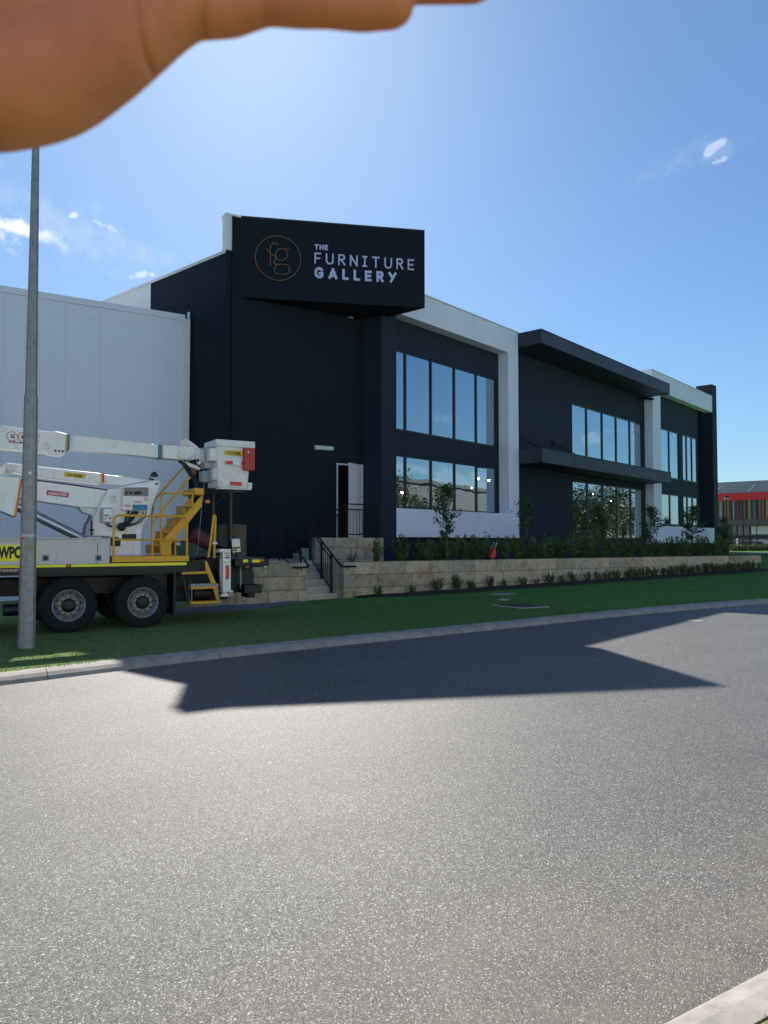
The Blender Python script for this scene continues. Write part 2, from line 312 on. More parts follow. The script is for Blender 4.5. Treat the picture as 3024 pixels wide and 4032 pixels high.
def limestone_mat(name, ang, tint=(1, 1, 1), oz=0.0):
    m = bpy.data.materials.new(name); m.use_nodes = True; nt = m.node_tree; N = nt.nodes; L = nt.links; p = N['Principled BSDF']
    pos = world_ab(N, L, ang); sx = N.new('ShaderNodeSeparateXYZ'); L.new(pos, sx.inputs[0])
    zz = N.new('ShaderNodeMath'); zz.operation = 'ADD'; L.new(sx.outputs[2], zz.inputs[0]); zz.inputs[1].default_value = .985 * 4 - WALLTOP + oz
    cb = N.new('ShaderNodeCombineXYZ'); L.new(sx.outputs[0], cb.inputs[0]); L.new(zz.outputs[0], cb.inputs[1])
    br = N.new('ShaderNodeTexBrick'); L.new(cb.outputs[0], br.inputs['Vector']); br.inputs['Scale'].default_value = 1
    br.inputs['Brick Width'].default_value = .78; br.inputs['Row Height'].default_value = .985 / 3; br.inputs['Mortar Size'].default_value = .009
    br.inputs['Mortar Smooth'].default_value = .4; br.inputs['Bias'].default_value = 0
    br.offset = .43; br.squash = 1.35; br.squash_frequency = 2
    br.inputs['Color1'].default_value = (.40 * tint[0], .345 * tint[1], .265 * tint[2], 1); br.inputs['Color2'].default_value = (.60 * tint[0], .50 * tint[1], .37 * tint[2], 1)
    br.inputs['Mortar'].default_value = (.20, .15, .10, 1)
    n = N.new('ShaderNodeTexNoise'); n.inputs['Scale'].default_value = 2.2; n.inputs['Detail'].default_value = 11; n.inputs['Roughness'].default_value = .72; L.new(pos, n.inputs['Vector'])
    cr = N.new('ShaderNodeValToRGB'); cr.color_ramp.elements[0].position = .33; cr.color_ramp.elements[0].color = (.78, .64, .44, 1)
    cr.color_ramp.elements[1].position = .62; cr.color_ramp.elements[1].color = (1, 1, 1, 1); e = cr.color_ramp.elements.new(.46); e.color = (.95, .93, .9, 1)
    e = cr.color_ramp.elements.new(.75); e.color = (1.3, 1.32, 1.35, 1); L.new(n.outputs[0], cr.inputs[0])
    ml = N.new('ShaderNodeMix'); ml.data_type = 'RGBA'; ml.blend_type = 'MULTIPLY'; ml.inputs[0].default_value = 1
    L.new(br.outputs[0], ml.inputs[6]); L.new(cr.outputs[0], ml.inputs[7])
    npt = N.new('ShaderNodeTexNoise'); npt.inputs['Scale'].default_value = 9; npt.inputs['Detail'].default_value = 12; npt.inputs['Roughness'].default_value = .8; L.new(pos, npt.inputs['Vector'])
    cp = N.new('ShaderNodeValToRGB'); cp.color_ramp.elements[0].position = .38; cp.color_ramp.elements[0].color = (.66, .66, .66, 1); cp.color_ramp.elements[1].position = .52; cp.color_ramp.elements[1].color = (1, 1, 1, 1)
    e = cp.color_ramp.elements.new(.70); e.color = (1.08, 1.08, 1.07, 1); L.new(npt.outputs[0], cp.inputs[0])
    m3 = N.new('ShaderNodeMix'); m3.data_type = 'RGBA'; m3.blend_type = 'MULTIPLY'; m3.inputs[0].default_value = 1; L.new(ml.outputs[2], m3.inputs[6]); L.new(cp.outputs[0], m3.inputs[7]); L.new(m3.outputs[2], p.inputs['Base Color'])
    p.inputs['Roughness'].default_value = .92; p.inputs['Specular IOR Level'].default_value = .2
    n3 = N.new('ShaderNodeTexNoise'); n3.inputs['Scale'].default_value = 14; n3.inputs['Detail'].default_value = 8; L.new(pos, n3.inputs['Vector'])
    b1 = N.new('ShaderNodeBump'); b1.inputs['Strength'].default_value = .9; b1.inputs['Distance'].default_value = .03; L.new(n3.outputs[0], b1.inputs['Height'])
    b2 = N.new('ShaderNodeBump'); b2.invert = True; b2.inputs['Strength'].default_value = .7; b2.inputs['Distance'].default_value = .012
    L.new(br.outputs['Fac'], b2.inputs['Height']); L.new(b1.outputs[0], b2.inputs['Normal']); L.new(b2.outputs[0], p.inputs['Normal']); return m
M_stone = limestone_mat('limestone_blocks', 58.3)
M_stoneside = limestone_mat('limestone_blocks_side', 58.3 - 90)

# ------------------------------------------------------------------ mesh helpers
WORLDLOC = {}
def setp(o, label=None, cat=None, group=None, kind=None):
    if label: o['label'] = label
    if cat: o['category'] = cat
    if group: o['group'] = group
    if kind: o['kind'] = kind
    return o
def thing(name, loc, label, cat, group=None):
    o = bpy.data.objects.new(name, None); col.objects.link(o); o.location = loc; o.empty_display_size = .2
    WORLDLOC[o] = Vector(loc); return setp(o, label, cat, group)
def link_mesh(me, name, material, parent=None, loc=None):
    o = bpy.data.objects.new(name, me); col.objects.link(o)
    if material: me.materials.append(material)
    if parent is not None:
        o.parent = parent; WORLDLOC[o] = WORLDLOC[parent]
    else:
        o.location = loc or (0, 0, 0); WORLDLOC[o] = Vector(loc or (0, 0, 0))
    return o
class MB:
    def __init__(s): s.v = []; s.f = []; s.sm = []
    def add(s, vs, fs, smooth=False):
        k = len(s.v); s.v += [Vector(p) for p in vs]; s.f += [tuple(i + k for i in f) for f in fs]; s.sm += [smooth] * len(fs); return s
    def prism(s, a, b):                       # two matching polygons
        n = len(a); fs = [tuple(range(n)), tuple(range(2 * n - 1, n - 1, -1))] + [(i, (i + 1) % n, n + (i + 1) % n, n + i) for i in range(n)]
        return s.add(list(a) + list(b), fs)
    def fbox(s, fr, u0, u1, v0, v1, z0, z1):
        a = [fr.w(u0, v0, z0), fr.w(u1, v0, z0), fr.w(u1, v1, z0), fr.w(u0, v1, z0)]
        b = [fr.w(u0, v0, z1), fr.w(u1, v0, z1), fr.w(u1, v1, z1), fr.w(u0, v1, z1)]
        return s.prism(a, b)
    def fpoly(s, fr, pts, v0, v1):            # polygon of (u,z) extruded v0..v1
        return s.prism([fr.w(u, v0, z) for u, z in pts], [fr.w(u, v1, z) for u, z in pts])
    def tube(s, pts, r, n=10, closed=False, caps=True):
        pts = [Vector(p) for p in pts]; m = len(pts); rs = r if isinstance(r, (list, tuple)) else [r] * m
        rings = []; prev = None
        for i, p in enumerate(pts):
            if closed: t = pts[(i + 1) % m] - pts[i - 1]
            else: t = (pts[min(i + 1, m - 1)] - pts[max(i - 1, 0)])
            t.normalize()
            if prev is None:
                a = Vector((0, 0, 1)) if abs(t.z) < .9 else Vector((1, 0, 0)); x = t.cross(a).normalized()
            else:
                x = (prev - t * prev.dot(t)).normalized()
            prev = x; y = t.cross(x)
            rings.append([p + (x * math.cos(2 * math.pi * j / n) + y * math.sin(2 * math.pi * j / n)) * rs[i] for j in range(n)])
        vs = [q for r_ in rings for q in r_]; fs = []
        for i in range(m if closed else m - 1):
            k = (i + 1) % m
            for j in range(n): fs.append((i * n + j, i * n + (j + 1) % n, k * n + (j + 1) % n, k * n + j))
        s.add(vs, fs, True)
        if caps and not closed: s.add(rings[0], [tuple(range(n))]); s.add(rings[-1], [tuple(range(n))])
        return s
    def lathe(s, c, axis, prof, n=32, smooth=True):   # prof: (radius, offset along axis)
        c = Vector(c); ax = Vector(axis).normalized(); a = Vector((0, 0, 1)) if abs(ax.z) < .9 else Vector((1, 0, 0))
        x = ax.cross(a).normalized(); y = ax.cross(x); vs = []; fs = []
        for r, h in prof:
            vs += [c + ax * h + (x * math.cos(2 * math.pi * j / n) + y * math.sin(2 * math.pi * j / n)) * r for j in range(n)]
        for i in range(len(prof) - 1):
            for j in range(n): fs.append((i * n + j, i * n + (j + 1) % n, (i + 1) * n + (j + 1) % n, (i + 1) * n + j))
        return s.add(vs, fs, smooth)
    def build_each(s, name, material, parent=None, bevel=0):
        """one object per prism that was added (all are 8-vertex boxes)"""
        for k in range(0, len(s.v), 8):
            b = MB(); b.v = s.v[k:k + 8]; b.f = [tuple(i - k for i in f) for f in s.f[k // 8 * 6:k // 8 * 6 + 6]]; b.sm = [False] * 6; b.build(name, material, parent, bevel)
    def build(s, name, material, parent=None, bevel=0, loc=None, label=None):
        off = WORLDLOC[parent] if parent is not None else Vector(loc or (0, 0, 0))
        me = bpy.data.meshes.new(name); me.from_pydata([tuple(p - off) for p in s.v], [], s.f)
        me.polygons.foreach_set('use_smooth', s.sm); me.update()
        bm = bmesh.new(); bm.from_mesh(me); bmesh.ops.recalc_face_normals(bm, faces=bm.faces)
        bm.to_mesh(me); bm.free()
        o = link_mesh(me, name, material, parent, loc)
        if bevel:
            md = o.modifiers.new('bevel', 'BEVEL'); md.width = bevel; md.segments = 2; md.limit_method = 'ANGLE'; md.angle_limit = R(40)
        if label: o['label'] = label
        return o
def numpy_mesh(name, V, Fq, material, parent=None, loc=None):
    me = bpy.data.meshes.new(name); me.vertices.add(len(V)); me.vertices.foreach_set('co', np.asarray(V, np.float32).ravel())
    k = Fq.shape[1]; me.loops.add(Fq.size); me.loops.foreach_set('vertex_index', Fq.ravel().astype(np.int32))
    me.polygons.add(len(Fq)); me.polygons.foreach_set('loop_start', np.arange(0, Fq.size, k, dtype=np.int32)); me.update(calc_edges=True)
    return link_mesh(me, name, material, parent, loc)
def text_mesh(txt, origin, ex, ez, en, height, depth, name, material, parent, width=None, bold=0.0, spacing=1.0):
    """lettering standing on a plane: origin lower left, ex reading direction, ez up, en outward"""
    c = bpy.data.curves.new('t', 'FONT'); c.body = txt; c.extrude = .5; c.offset = bold; c.space_character = spacing; c.resolution_u = 6
    t = bpy.data.objects.new('t', c); col.objects.link(t); dg = bpy.context.evaluated_depsgraph_get()
    me = bpy.data.meshes.new_from_object(t.evaluated_get(dg)); bpy.data.objects.remove(t); bpy.data.curves.remove(c)
    n = len(me.vertices); A = np.zeros(n * 3, np.float32); me.vertices.foreach_get('co', A); A = A.reshape(-1, 3)
    x0, x1 = A[:, 0].min(), A[:, 0].max(); y0, y1 = A[:, 1].min(), A[:, 1].max()
    sy = height / (y1 - y0); sx = (width / (x1 - x0)) if width else sy
    off = WORLDLOC[parent]; ex, ez, en = [np.array(k) for k in (ex, ez, en)]; o0 = np.array(Vector(origin) - off)
    V = o0 + np.outer((A[:, 0] - x0) * sx, ex) + np.outer((A[:, 1] - y0) * sy, ez) + np.outer((A[:, 2] + .5) * depth, en)
    me.vertices.foreach_set('co', V.astype(np.float32).ravel()); me.update(); me.materials.clear()
    return link_mesh(me, name, material, parent)
def ordinal(i):
    o = ['first', 'second', 'third', 'fourth', 'fifth', 'sixth', 'seventh', 'eighth', 'ninth', 'tenth', 'eleventh', 'twelfth', 'thirteenth', 'fourteenth',
         'fifteenth', 'sixteenth', 'seventeenth', 'eighteenth', 'nineteenth']
    if i < 19: return o[i]
    t = {2: 'twent', 3: 'thirt', 4: 'fort'}; n = i + 1
    return t[n // 10] + 'ieth' if n % 10 == 0 else t[n // 10] + 'y-' + o[n % 10 - 1]

# ------------------------------------------------------------------ ground, road, kerbs, lawn
KA = [-40, -6, -2, 0, 1.2, 2.7, 4.4, 6.5, 9.1, 12.4, 15.3, 18, 27, 60]
KO = [-6, -.9, -.35, 0, .24, .55, .72, .86, 1.10, 1.42, 1.54, 1.5, .9, -4]
def koff(a): return float(np.mean([np.interp(a + d, KA, KO) for d in (-.8, -.4, 0, .4, .8)]))
WB = 6.65                                              # front of the retaining wall
def road_h(a, b=0): return .004 * max(-40, min(a, 27))
def lawn_h(a, b=WB):
    r = road_h(a) + .104; w_ = .0215 * max(-40, min(a, 27)) + .095; k = koff(a) + .40; return r + (w_ - r) * max(0, min(1, (b - k) / (WB - k)))
def sstep(x, x0, x1): t = max(0, min(1, (x - x0) / (x1 - x0))); return t * t * (3 - 2 * t)
def ground_h(a, b):
    if b < -8.44: return road_h(a) + .098
    if b < WB - .02: return road_h(a) - .05
    if a > 26.2: return lawn_h(a) + .36 * sstep(b, WB, WB + 2.2) - .8 * sstep(b, 21.5, 24)
    return lawn_h(a) - .03 if a < 8.6 or b < WB + .28 else 1.03
def grid(name, As, Bs, hf, material, kind='structure', clampb=None):
    V = []; Fc = []; nb = len(Bs)
    for a in As:
        for j, b in enumerate(Bs):
            bb = clampb(a, b, j) if clampb else b
            V.append(B.w(a, bb, hf(a, bb)))
    for i in range(len(As) - 1):
        for j in range(nb - 1): Fc.append((i * nb + j, (i + 1) * nb + j, (i + 1) * nb + j + 1, i * nb + j + 1))
    m = MB(); m.add(V, Fc, True); o = m.build(name, material); setp(o, kind=kind); return o
As = [-900, -300, -100] + list(np.arange(-40, 8, 3.0)) + [8.58, 8.62] + list(np.arange(11, 26, 3.0)) + [26.15, 26.25] + list(np.arange(28, 80, 3)) + [120, 200, 400, 1200]
Bs = [-900, -200, -60, -30, -15, -9.2, -8.4445, -8.43, -8, -4, 0, 3, 6, 6.6, 6.66, 6.90, 6.96, 7.5, 8.5, 9.5, 10.5, 12, 16, 19, 21.4, 22.6, 24, 28, 40, 80, 200, 900]
grid('ground', As, Bs, ground_h, M_lawn)
As2 = list(np.arange(-40, 60.1, .5))
grid('road', [-900, -200] + As2 + [200, 900], [-8.22, -6, -4, -2, 0, 1], lambda a, b: road_h(a),
     M_asphalt, clampb=lambda a, b, j: koff(max(-40, min(60, a))) + .06 if j == 5 else (b if b < -.1 else koff(max(-40, min(60, a))) - .6))
grid('lawn', As2, [0, .4, .8, 1.5, 2.5, 4, 5.5, WB - .005], lawn_h, M_lawn,
     clampb=lambda a, b, j: koff(a) + .34 if j == 0 else (max(b, koff(a) + .34 + .05 * j) if j < 7 else b))
# mountable concrete kerbs cast in lengths, with open joints
def kerb(name, off, sgn, a0, a1, seg, wd=1.0):
    m = MB(); a = a0; rnd = random.Random(4)
    prof = [(0, -.06), (0, .012), (.035, .045), (.10, .082), (.20, .100), (.345, .104), (.345, -.06)]; prof = [(p * wd, z) for p, z in prof]
    while a < a1:
        L = seg * rnd.choice([.62, 1, 1, 1.05]); n = 4; rings = []
        for i in range(n + 1):
            aa = a + .004 + (L - .008) * i / n; o_ = off(aa)
            rings.append([B.w(aa, o_ + sgn * p, road_h(aa) + z) for p, z in prof])
        for i in range(n): m.prism(rings[i], rings[i + 1]) if False else m.add(rings[i] + rings[i + 1], [(j, (j + 1) % 7, 7 + (j + 1) % 7, 7 + j) for j in range(7)])
        m.add(rings[0], [tuple(range(7))]); m.add(rings[-1], [tuple(range(7))]); a += L
    o = m.build(name, M_kerb); setp(o, kind='structure'); return o
kerb('kerb', koff, 1, -30.6, 60, 2.35)
kerb('kerb', lambda a: -8.2, -1, -29.0, 60, 2.4, .70)
# painted marks on the kerb and the asphalt
def flat_patch(name, fr, pts, hf, lift, material, kind='structure'):
    m = MB(); m.add([fr.w(a, b, hf(a, b) + lift) for a, b in pts], [tuple(range(len(pts)))]); return setp(m.build(name, material), kind=kind)
def mark(px0, px1):
    a0 = at_ground(px0[0], px0[1], road_h)[0]; a1 = at_ground(px1[0], px1[1], road_h)[0]; m = MB()
    prof = [(.035, .045), (.10, .082), (.20, .100), (.30, .104)]
    V = [B.w(a, koff(a) + p - .003, road_h(a) + z + .004) for a in (a0, a1) for p, z in prof]
    m.add(V, [(j, j + 1, 5 + j, 4 + j) for j in range(3)]); setp(m.build('kerb_paint', mat('white_road_paint', (.30, .30, .29), .7, var=.15, vscale=12)), kind='structure')
mark((2618, 2425), (2656, 2420))
ga = [at_ground(x, y, road_h)[:2] for x, y in ((2700, 2441), (2762, 2443), (2764, 2446.5), (2702, 2444.5))]
flat_patch('road_marking', B, ga, road_h, .004, MATS['white_road_paint'])
# mulch strip and gravel, both laid on the turf
def strip(name, a0, a1, b0f, b1, lift, material, step=.3, seed=1):
    rnd = random.Random(seed); A_ = np.arange(a0, a1 + .01, step); V = []; Fc = []
    for a in A_:
        b0 = b0f(a) + rnd.uniform(-.05, .05)
        for k in range(5):
            t = k / 4; b = b0 + (b1 - b0) * t
            V.append(B.w(a, b, lawn_h(a, b) + lift * (0.25 + .75 * math.sin(math.pi * min(t * 1.4, 1) * .5)) + rnd.uniform(-.008, .012)))
    for i in range(len(A_) - 1):
        for j in range(4): Fc.append((i * 5 + j, (i + 1) * 5 + j, (i + 1) * 5 + j + 1, i * 5 + j + 1))
    m = MB(); m.add(V, Fc, True); return setp(m.build(name, material), kind='structure')
strip('mulch_bed', 8.5, 26.3, lambda a: WB - .16 - min(.42, max(0, (a - 8.5) * .25)), WB - .003, .045, M_soil)
strip('gravel_patch', 2.8, 7.1, lambda a: WB - .95 + .1 * math.sin(a * 2) + max(0, a - 5.6) * .42, WB - .003, .025, M_gravel, seed=3)
# grass blades: one mass
def blades(name, n, area, hf, hmin, hmax, seed, material):
    rg = np.random.default_rng(seed); a0, a1, b0f, b1 = area
    a = rg.uniform(0, 1, n) ** 1.3 * (a1 - a0) + a0; lo = np.array([b0f(x) for x in a]); b = lo + rg.uniform(0, 1, n) * (b1 - lo)
    z = np.array([hf(x, y) for x, y in zip(a, b)]); o = np.array(B.o); e = np.array(B.e); nn = np.array(B.n)
    xy = o + a[:, None] * e + b[:, None] * nn; P = np.c_[xy, z - .003]
    th = rg.uniform(0, 2 * np.pi, n); w = rg.uniform(.003, .006, n); h = rg.uniform(hmin, hmax, n)
    dx = np.c_[np.cos(th), np.sin(th), 0 * th] * w[:, None]; lean = np.c_[np.cos(th + 1.3), np.sin(th + 1.3), 0 * th] * (h * rg.uniform(.1, .8, n))[:, None]
    V = np.stack([P - dx, P + dx, P + lean + np.c_[0 * h, 0 * h, h]], 1).reshape(-1, 3)
    o = numpy_mesh(name, V, np.arange(3 * n).reshape(-1, 3), material); setp(o, 'short mown grass blades of the verge', 'grass', kind='stuff'); return o
blades('grass', 90000, (-1.5, 12, lambda a: koff(a) + .29 + .05 * math.sin(a * 5.3) * math.sin(a * 1.7), 5.2), lawn_h, .012, .032, 5, M_blade)
blades('grass', 9000, (.5, 4.0, lambda a: -9.6, -8.43), lambda a, b: road_h(a) + .09, .02, .05, 6, leafmat('dry_grass_blades', (.12, .12, .04), (.30, .25, .12), .3))

# ------------------------------------------------------------------ lawn fittings
def pit(px, rim, lid, label, cat='drain cover', name='drain_cover'):
    pts = [at_ground(x, y, lawn_h)[:2] for x, y in px]; c = (sum(p[0] for p in pts) / 4, sum(p[1] for p in pts) / 4)
    def ring(s, z): return [B.w(c[0] + (a - c[0]) * s, c[1] + (b - c[1]) * s, lawn_h(a, b) + z) for a, b in pts]
    o = MB().prism(ring(1, -.05), ring(1, .018)).build(name, rim); setp(o, label, cat)
    WORLDLOC[o] = Vector((0, 0, 0))
    if lid:
        m = MB(); m.prism(ring(.82, .010), ring(.82, .026)); m.build('lid', lid, o)
    return o
pit([(1935, 2383), (2062, 2379), (2166, 2392), (2050, 2397)], M_conc, mat('rusty_grate', (.035, .028, .026), .8, var=.3, vscale=20, bump=.4), 'large rectangular pit cover with dark grate in pale concrete rim, in the lawn')
pit([(1958, 2363), (1980, 2359.5), (2010, 2362), (1986, 2366)], M_conc, None, 'small square pale concrete cover in the lawn behind the dark grate', 'concrete cover', 'concrete_cover')
pit([(1930, 2341), (1950, 2337), (2032, 2339), (2000, 2343)], mat('grey_cover', (.22, .23, .24), .8), None, 'thin grey concrete cover at the mulch edge, farthest back of the covers in the lawn', 'concrete cover', 'concrete_cover')

# ------------------------------------------------------------------ retaining wall, stairs
base = B.w(7.7, WB, 0)
SL, SR = 7.20, 8.24
def wallthing(a0, a1, label, name='retaining_wall'):
    w_ = thing(name, B.w(a0, WB, lawn_h(a0)), label, 'retaining wall')
    MB().fbox(B, a0, a1, WB, WB + .30, lawn_h(a0) - .35, WALLTOP).build('wall_face', M_stone, w_, bevel=.012)
    return w_
rw = wallthing(SR, 26.15, 'long low limestone block wall holding the planter, right of the steps')
lw_ = wallthing(4.4, SL, 'short limestone block wall left of the steps, partly behind the truck')
soil = MB()
soil.add([B.w(SR + .31, WB + .302, 1.10), B.w(26.1, WB + .302, 1.10), B.w(29.5, 9.5, 1.07), B.w(31, 16, 1.07), B.w(31, 24, 1.07), B.w(SR + .31, 12, 1.10)], [(0, 1, 2, 3, 4, 5)])
setp(soil.build('planter_soil', M_soil), kind='structure')
# steps: first flight away from the road, landing, second flight to the right up to the porch
LAND = 1.19; PORCH = 1.81; B1 = WB + .36; TR = .27; NOS = [.38, .545, .71, .87, 1.03, LAND]
st = thing('entrance_steps', B.w(7.7, WB, lawn_h(7.7)), 'limestone steps with grey nosings rising between the two low stone walls', 'steps')
m = MB(); tr = MB()
for i, z in enumerate(NOS[:-1]):
    m.fbox(B, SL + .003, SR - .003, B1 + i * TR, B1 + 5 * TR, lawn_h(7.7) - .3 if i == 0 else NOS[i - 1] + .001, z - .03)
    tr.fbox(B, SL + .003, SR - .003, B1 + i * TR - .02, B1 + (i + 1) * TR - .021, z - .029, z)
BL = B1 + 5 * TR
m.fbox(B, 5.9, SR + .45, BL - .0, BL + 2.3, .2, LAND)
m.fbox(B, SR - .003, SR + .30, WB + .302, BL - .001, .2, LAND - .06)
nsec = 4; rs = (PORCH - LAND) / nsec
for i in range(nsec):
    m.fbox(B, SR + .45 + i * .27 + .001, SR + .45 + nsec * .27, 9.501, BL + 2.3, LAND - .2 if i == 0 else LAND + rs * i + .001, LAND + rs * (i + 1) - .03)
    tr.fbox(B, SR + .43 + i * .27, SR + .45 + (i + 1) * .27 - .02, 9.502, BL + 2.299, LAND + rs * (i + 1) - .029, LAND + rs * (i + 1))
m.build_each('riser_block', mat('limestone_riser', (.48, .43, .35), .9, var=.16, vscale=5, bump=.4), st)
tr.build_each('tread', M_step, st)
PF = 9.2
pw = thing('porch', B.w(9.8, PF, 1.1), 'limestone block porch under the open side door', 'porch')
MB().fbox(B, 8.70, 10.99, PF, PF + .299, .9, PORCH).build('porch_wall', M_stone, pw, bevel=.01)
MB().fbox(B, SR + .45 + 4 * .27, 10.985, PF + .301, 11.02, .9, PORCH - .004).build('porch_floor', M_conc, pw)

def rail_run(name, label, posts, group='black balustrades of the entrance steps'):
    """posts: list of (world base point, height). Rails run post to post"""
    t = thing(name, posts[0][0], label, 'railing', group)
    for p, h in posts:
        MB().tube([p, p + Vector((0, 0, h))], .03, 4).build('post', M_rail, t)
    up = [p + Vector((0, 0, h - .10)) for p, h in posts]; lo = [p + Vector((0, 0, .10)) for p, h in posts]
    r = MB()
    for a, b in zip(up, up[1:]): r.tube([a, b], .020, 6)
    for a, b in zip(lo, lo[1:]): r.tube([a, b], .018, 6)
    r.build('rail', M_rail, t)
    bl = MB()
    for (a, b), (c, d) in zip(zip(up, up[1:]), zip(lo, lo[1:])):
        L = (b - a).xy.length; n = max(1, round(L / .105))
        for k in range(1, n): bl.tube([a.lerp(b, k / n), c.lerp(d, k / n)], .0085, 5, caps=False)
    bl.build('balusters', M_rail, t)
    return t
def handrail(t, pts, r=.024, stubs=()):
    m = MB(); m.tube(pts, r, 10); m.build('handrail', M_rail, t)
    if stubs:
        for p, q in stubs: MB().tube([p, q], .009, 6).build('bracket', M_rail, t)
def zb(b):                                            # nosing line height of the first flight
    i = (b - B1) / TR; return NOS[0] + (LAND - NOS[0]) * max(-.2, min(5, i)) / 5
H = .93
ar = SR - .10
rr_ = [(B.w(ar, B1 + .12, NOS[0]), .98), (B.w(ar, B1 + 2.5 * TR, NOS[2]), .98), (B.w(ar, BL + .02, LAND), 1.0)]
t = rail_run('stair_railing', 'black metal railing down the right side of the lower steps, ending on the long wall', rr_)
hr = [B.w(ar + .42, WB - .06, 1.07), B.w(ar + .06, WB - .06, 1.07), B.w(ar, WB - .02, 1.09), B.w(ar, BL + .05, 2.14), B.w(ar + .3, BL + .42, 2.19)]
handrail(t, hr, stubs=[(B.w(ar + .2, WB - .06, 1.07), B.w(ar + .2, WB + .01, .99))] + [(p + Vector((0, 0, h)), p + Vector((0, 0, h + .09))) for p, h in rr_[:2]])
al = SL + .06
ll = [(B.w(al, B1 + .12 + TR * 2, LAND + .0), .60), (B.w(al, BL + .02, LAND), .93)]
ll = [(B.w(al, WB + .45, LAND - .28), .55), (B.w(al, BL + .02, LAND), .95), (B.w(al, BL + 1.25, LAND), .95)]
t = rail_run('stair_railing', 'black metal railing down the left side of the lower steps, behind the short wall', ll)
handrail(t, [B.w(al - .45, WB - .06, 1.07), B.w(al - .05, WB - .06, 1.07), B.w(al, WB - .02, 1.09), B.w(al, BL + .05, 2.10), B.w(al, BL + 1.3, 2.12)],
         stubs=[(B.w(al - .2, WB - .06, 1.07), B.w(al - .2, WB + .01, .99))])
pb = PF + .12
pp = [(B.w(8.62, pb, LAND), .93), (B.w(9.80, pb, PORCH), .93), (B.w(10.86, pb, PORCH), .93)]
t = rail_run('porch_railing', 'black metal railing along the porch front and its upper steps, below the open door', pp)
pt = [B.w(8.5, pb, 2.13), B.w(8.62, pb, 2.18), B.w(9.80, pb, 2.80), B.w(10.93, pb, 2.80)]
handrail(t, pt, .02)

# ------------------------------------------------------------------ the showroom building
WP, W3 = -.47, -.47
C0 = DW.hit(887, 1500)[0]; D0 = .526
Cp = DW.w(C0, 0); SWf = Frame((Cp.x, Cp.y), -49, 1)     # side wall runs back-left; v>0 is outside (left)
bld = thing('showroom_building', Vector((Cp.x, Cp.y, 0)), 'dark charcoal two-storey showroom with white frames and canopies beyond the lawn', 'building')
def wall_open(m, fr, v0, v1, u0, u1, z0, z1, ops):
    us = sorted({u0, u1, *[o[0] for o in ops], *[o[1] for o in ops]}); zs = sorted({z0, z1, *[o[2] for o in ops], *[o[3] for o in ops]})
    # merge columns: one strip per u interval
    for a, b in zip(us, us[1:]):
        z = z0
        cuts = sorted([(o[2], o[3]) for o in ops if o[0] <= a + 1e-6 and o[1] >= b - 1e-6])
        for c, d in cuts:
            if c > z + 1e-6: m.fbox(fr, a, b, v0, v1, z, c)
            z = d
        if z < z1 - 1e-6: m.fbox(fr, a, b, v0, v1, z, z1)
def window(fr, v, u0, u1, z0, z1, mull, fw=.045, sill=True):
    f = MB(); d0, d1 = v - .10, v - .02
    f.fbox(fr, u0, u1, d0, d1, z0, z0 + fw); f.fbox(fr, u0, u1, d0, d1, z1 - fw, z1)
    f.fbox(fr, u0, u0 + fw, d0, d1, z0 + fw, z1 - fw); f.fbox(fr, u1 - fw, u1, d0, d1, z0 + fw, z1 - fw)
    for c in mull: f.fbox(fr, c - fw * .85, c + fw * .85, d0 - .02, d1 + .004, z0 + fw, z1 - fw)
    if sill: f.fbox(fr, u0 - .01, u1 + .01, v - .02, v + .03, z0 - .035, z0 - .001)
    w_ = f.build('window', M_frame, bld)
    g = MB(); g.add([fr.w(u0 + fw, v - .06, z0 + fw), fr.w(u1 - fw, v - .06, z0 + fw), fr.w(u1 - fw, v - .06, z1 - fw), fr.w(u0 + fw, v - .06, z1 - fw)], [(0, 1, 2, 3)])
    g.build('pane', M_glass, w_); return w_
# facade walls (window plane)
m = MB(); wall_open(m, FF, WP, WP - .25, .75, 8.43, .6, 9.95, [(.80, 7.52, 2.82, 4.62), (.80, 7.52, 5.46, 8.19)]); m.build('wall', M_dark, bld)
m = MB(); wall_open(m, FF, WP, WP - .25, 8.431, 22.58, .6, 9.95, [(14.0, 22.25, 1.84, 4.53), (14.0, 22.25, 5.46, 8.15)]); m.build('wall', M_dark, bld)
def h3(px, py): return FF.hit(px, py, W3)
w3l, w3m, w3r = h3(2605, 1900)[0], h3(2639, 1900)[0], h3(2676, 1900)[0]
w4l, w4a, w4b, w4r = [h3(x, 1900)[0] for x in (2690.5, 2707.5, 2728, 2748)]
w3l = w3m - (w3r - w3m)
TL = 32.68
m = MB(); wall_open(m, FF, W3, W3 - .25, 22.581, 31.22, .6, 10.9, [(w3l, w3r, 2.66, 4.47), (w3l, w3r, 5.42, 8.25), (w4l, w4r, 2.66, 4.47), (w4l, w4r, 5.42, 8.25)]); m.build('wall', M_dark, bld)
window(FF, WP, .80, 7.52, 5.46, 8.19, (1.83, 3.27, 4.70, 6.14)); window(FF, WP, .80, 7.52, 2.82, 4.62, (1.83, 3.27, 4.70, 6.14))
window(FF, WP, 14.0, 22.25, 5.46, 8.15, (15.57, 17.28, 18.94, 20.66), .06); window(FF, WP, 14.0, 22.25, 1.84, 4.53, (15.57, 17.28, 18.94, 20.66), .06)
for z0, z1 in ((5.42, 8.25), (2.66, 4.47)):
    window(FF, W3, w3l, w3r, z0, z1, (w3m,), .06); window(FF, W3, w4l, w4r, z0, z1, (w4a, w4b), .06)
# downpipe recess / joints on the dark walls
m = MB(); m.fbox(FF, 13.38, 13.41, WP, WP + .003, 1.1, 9.5); m.build_each('wall_joint', M_djoint, bld)
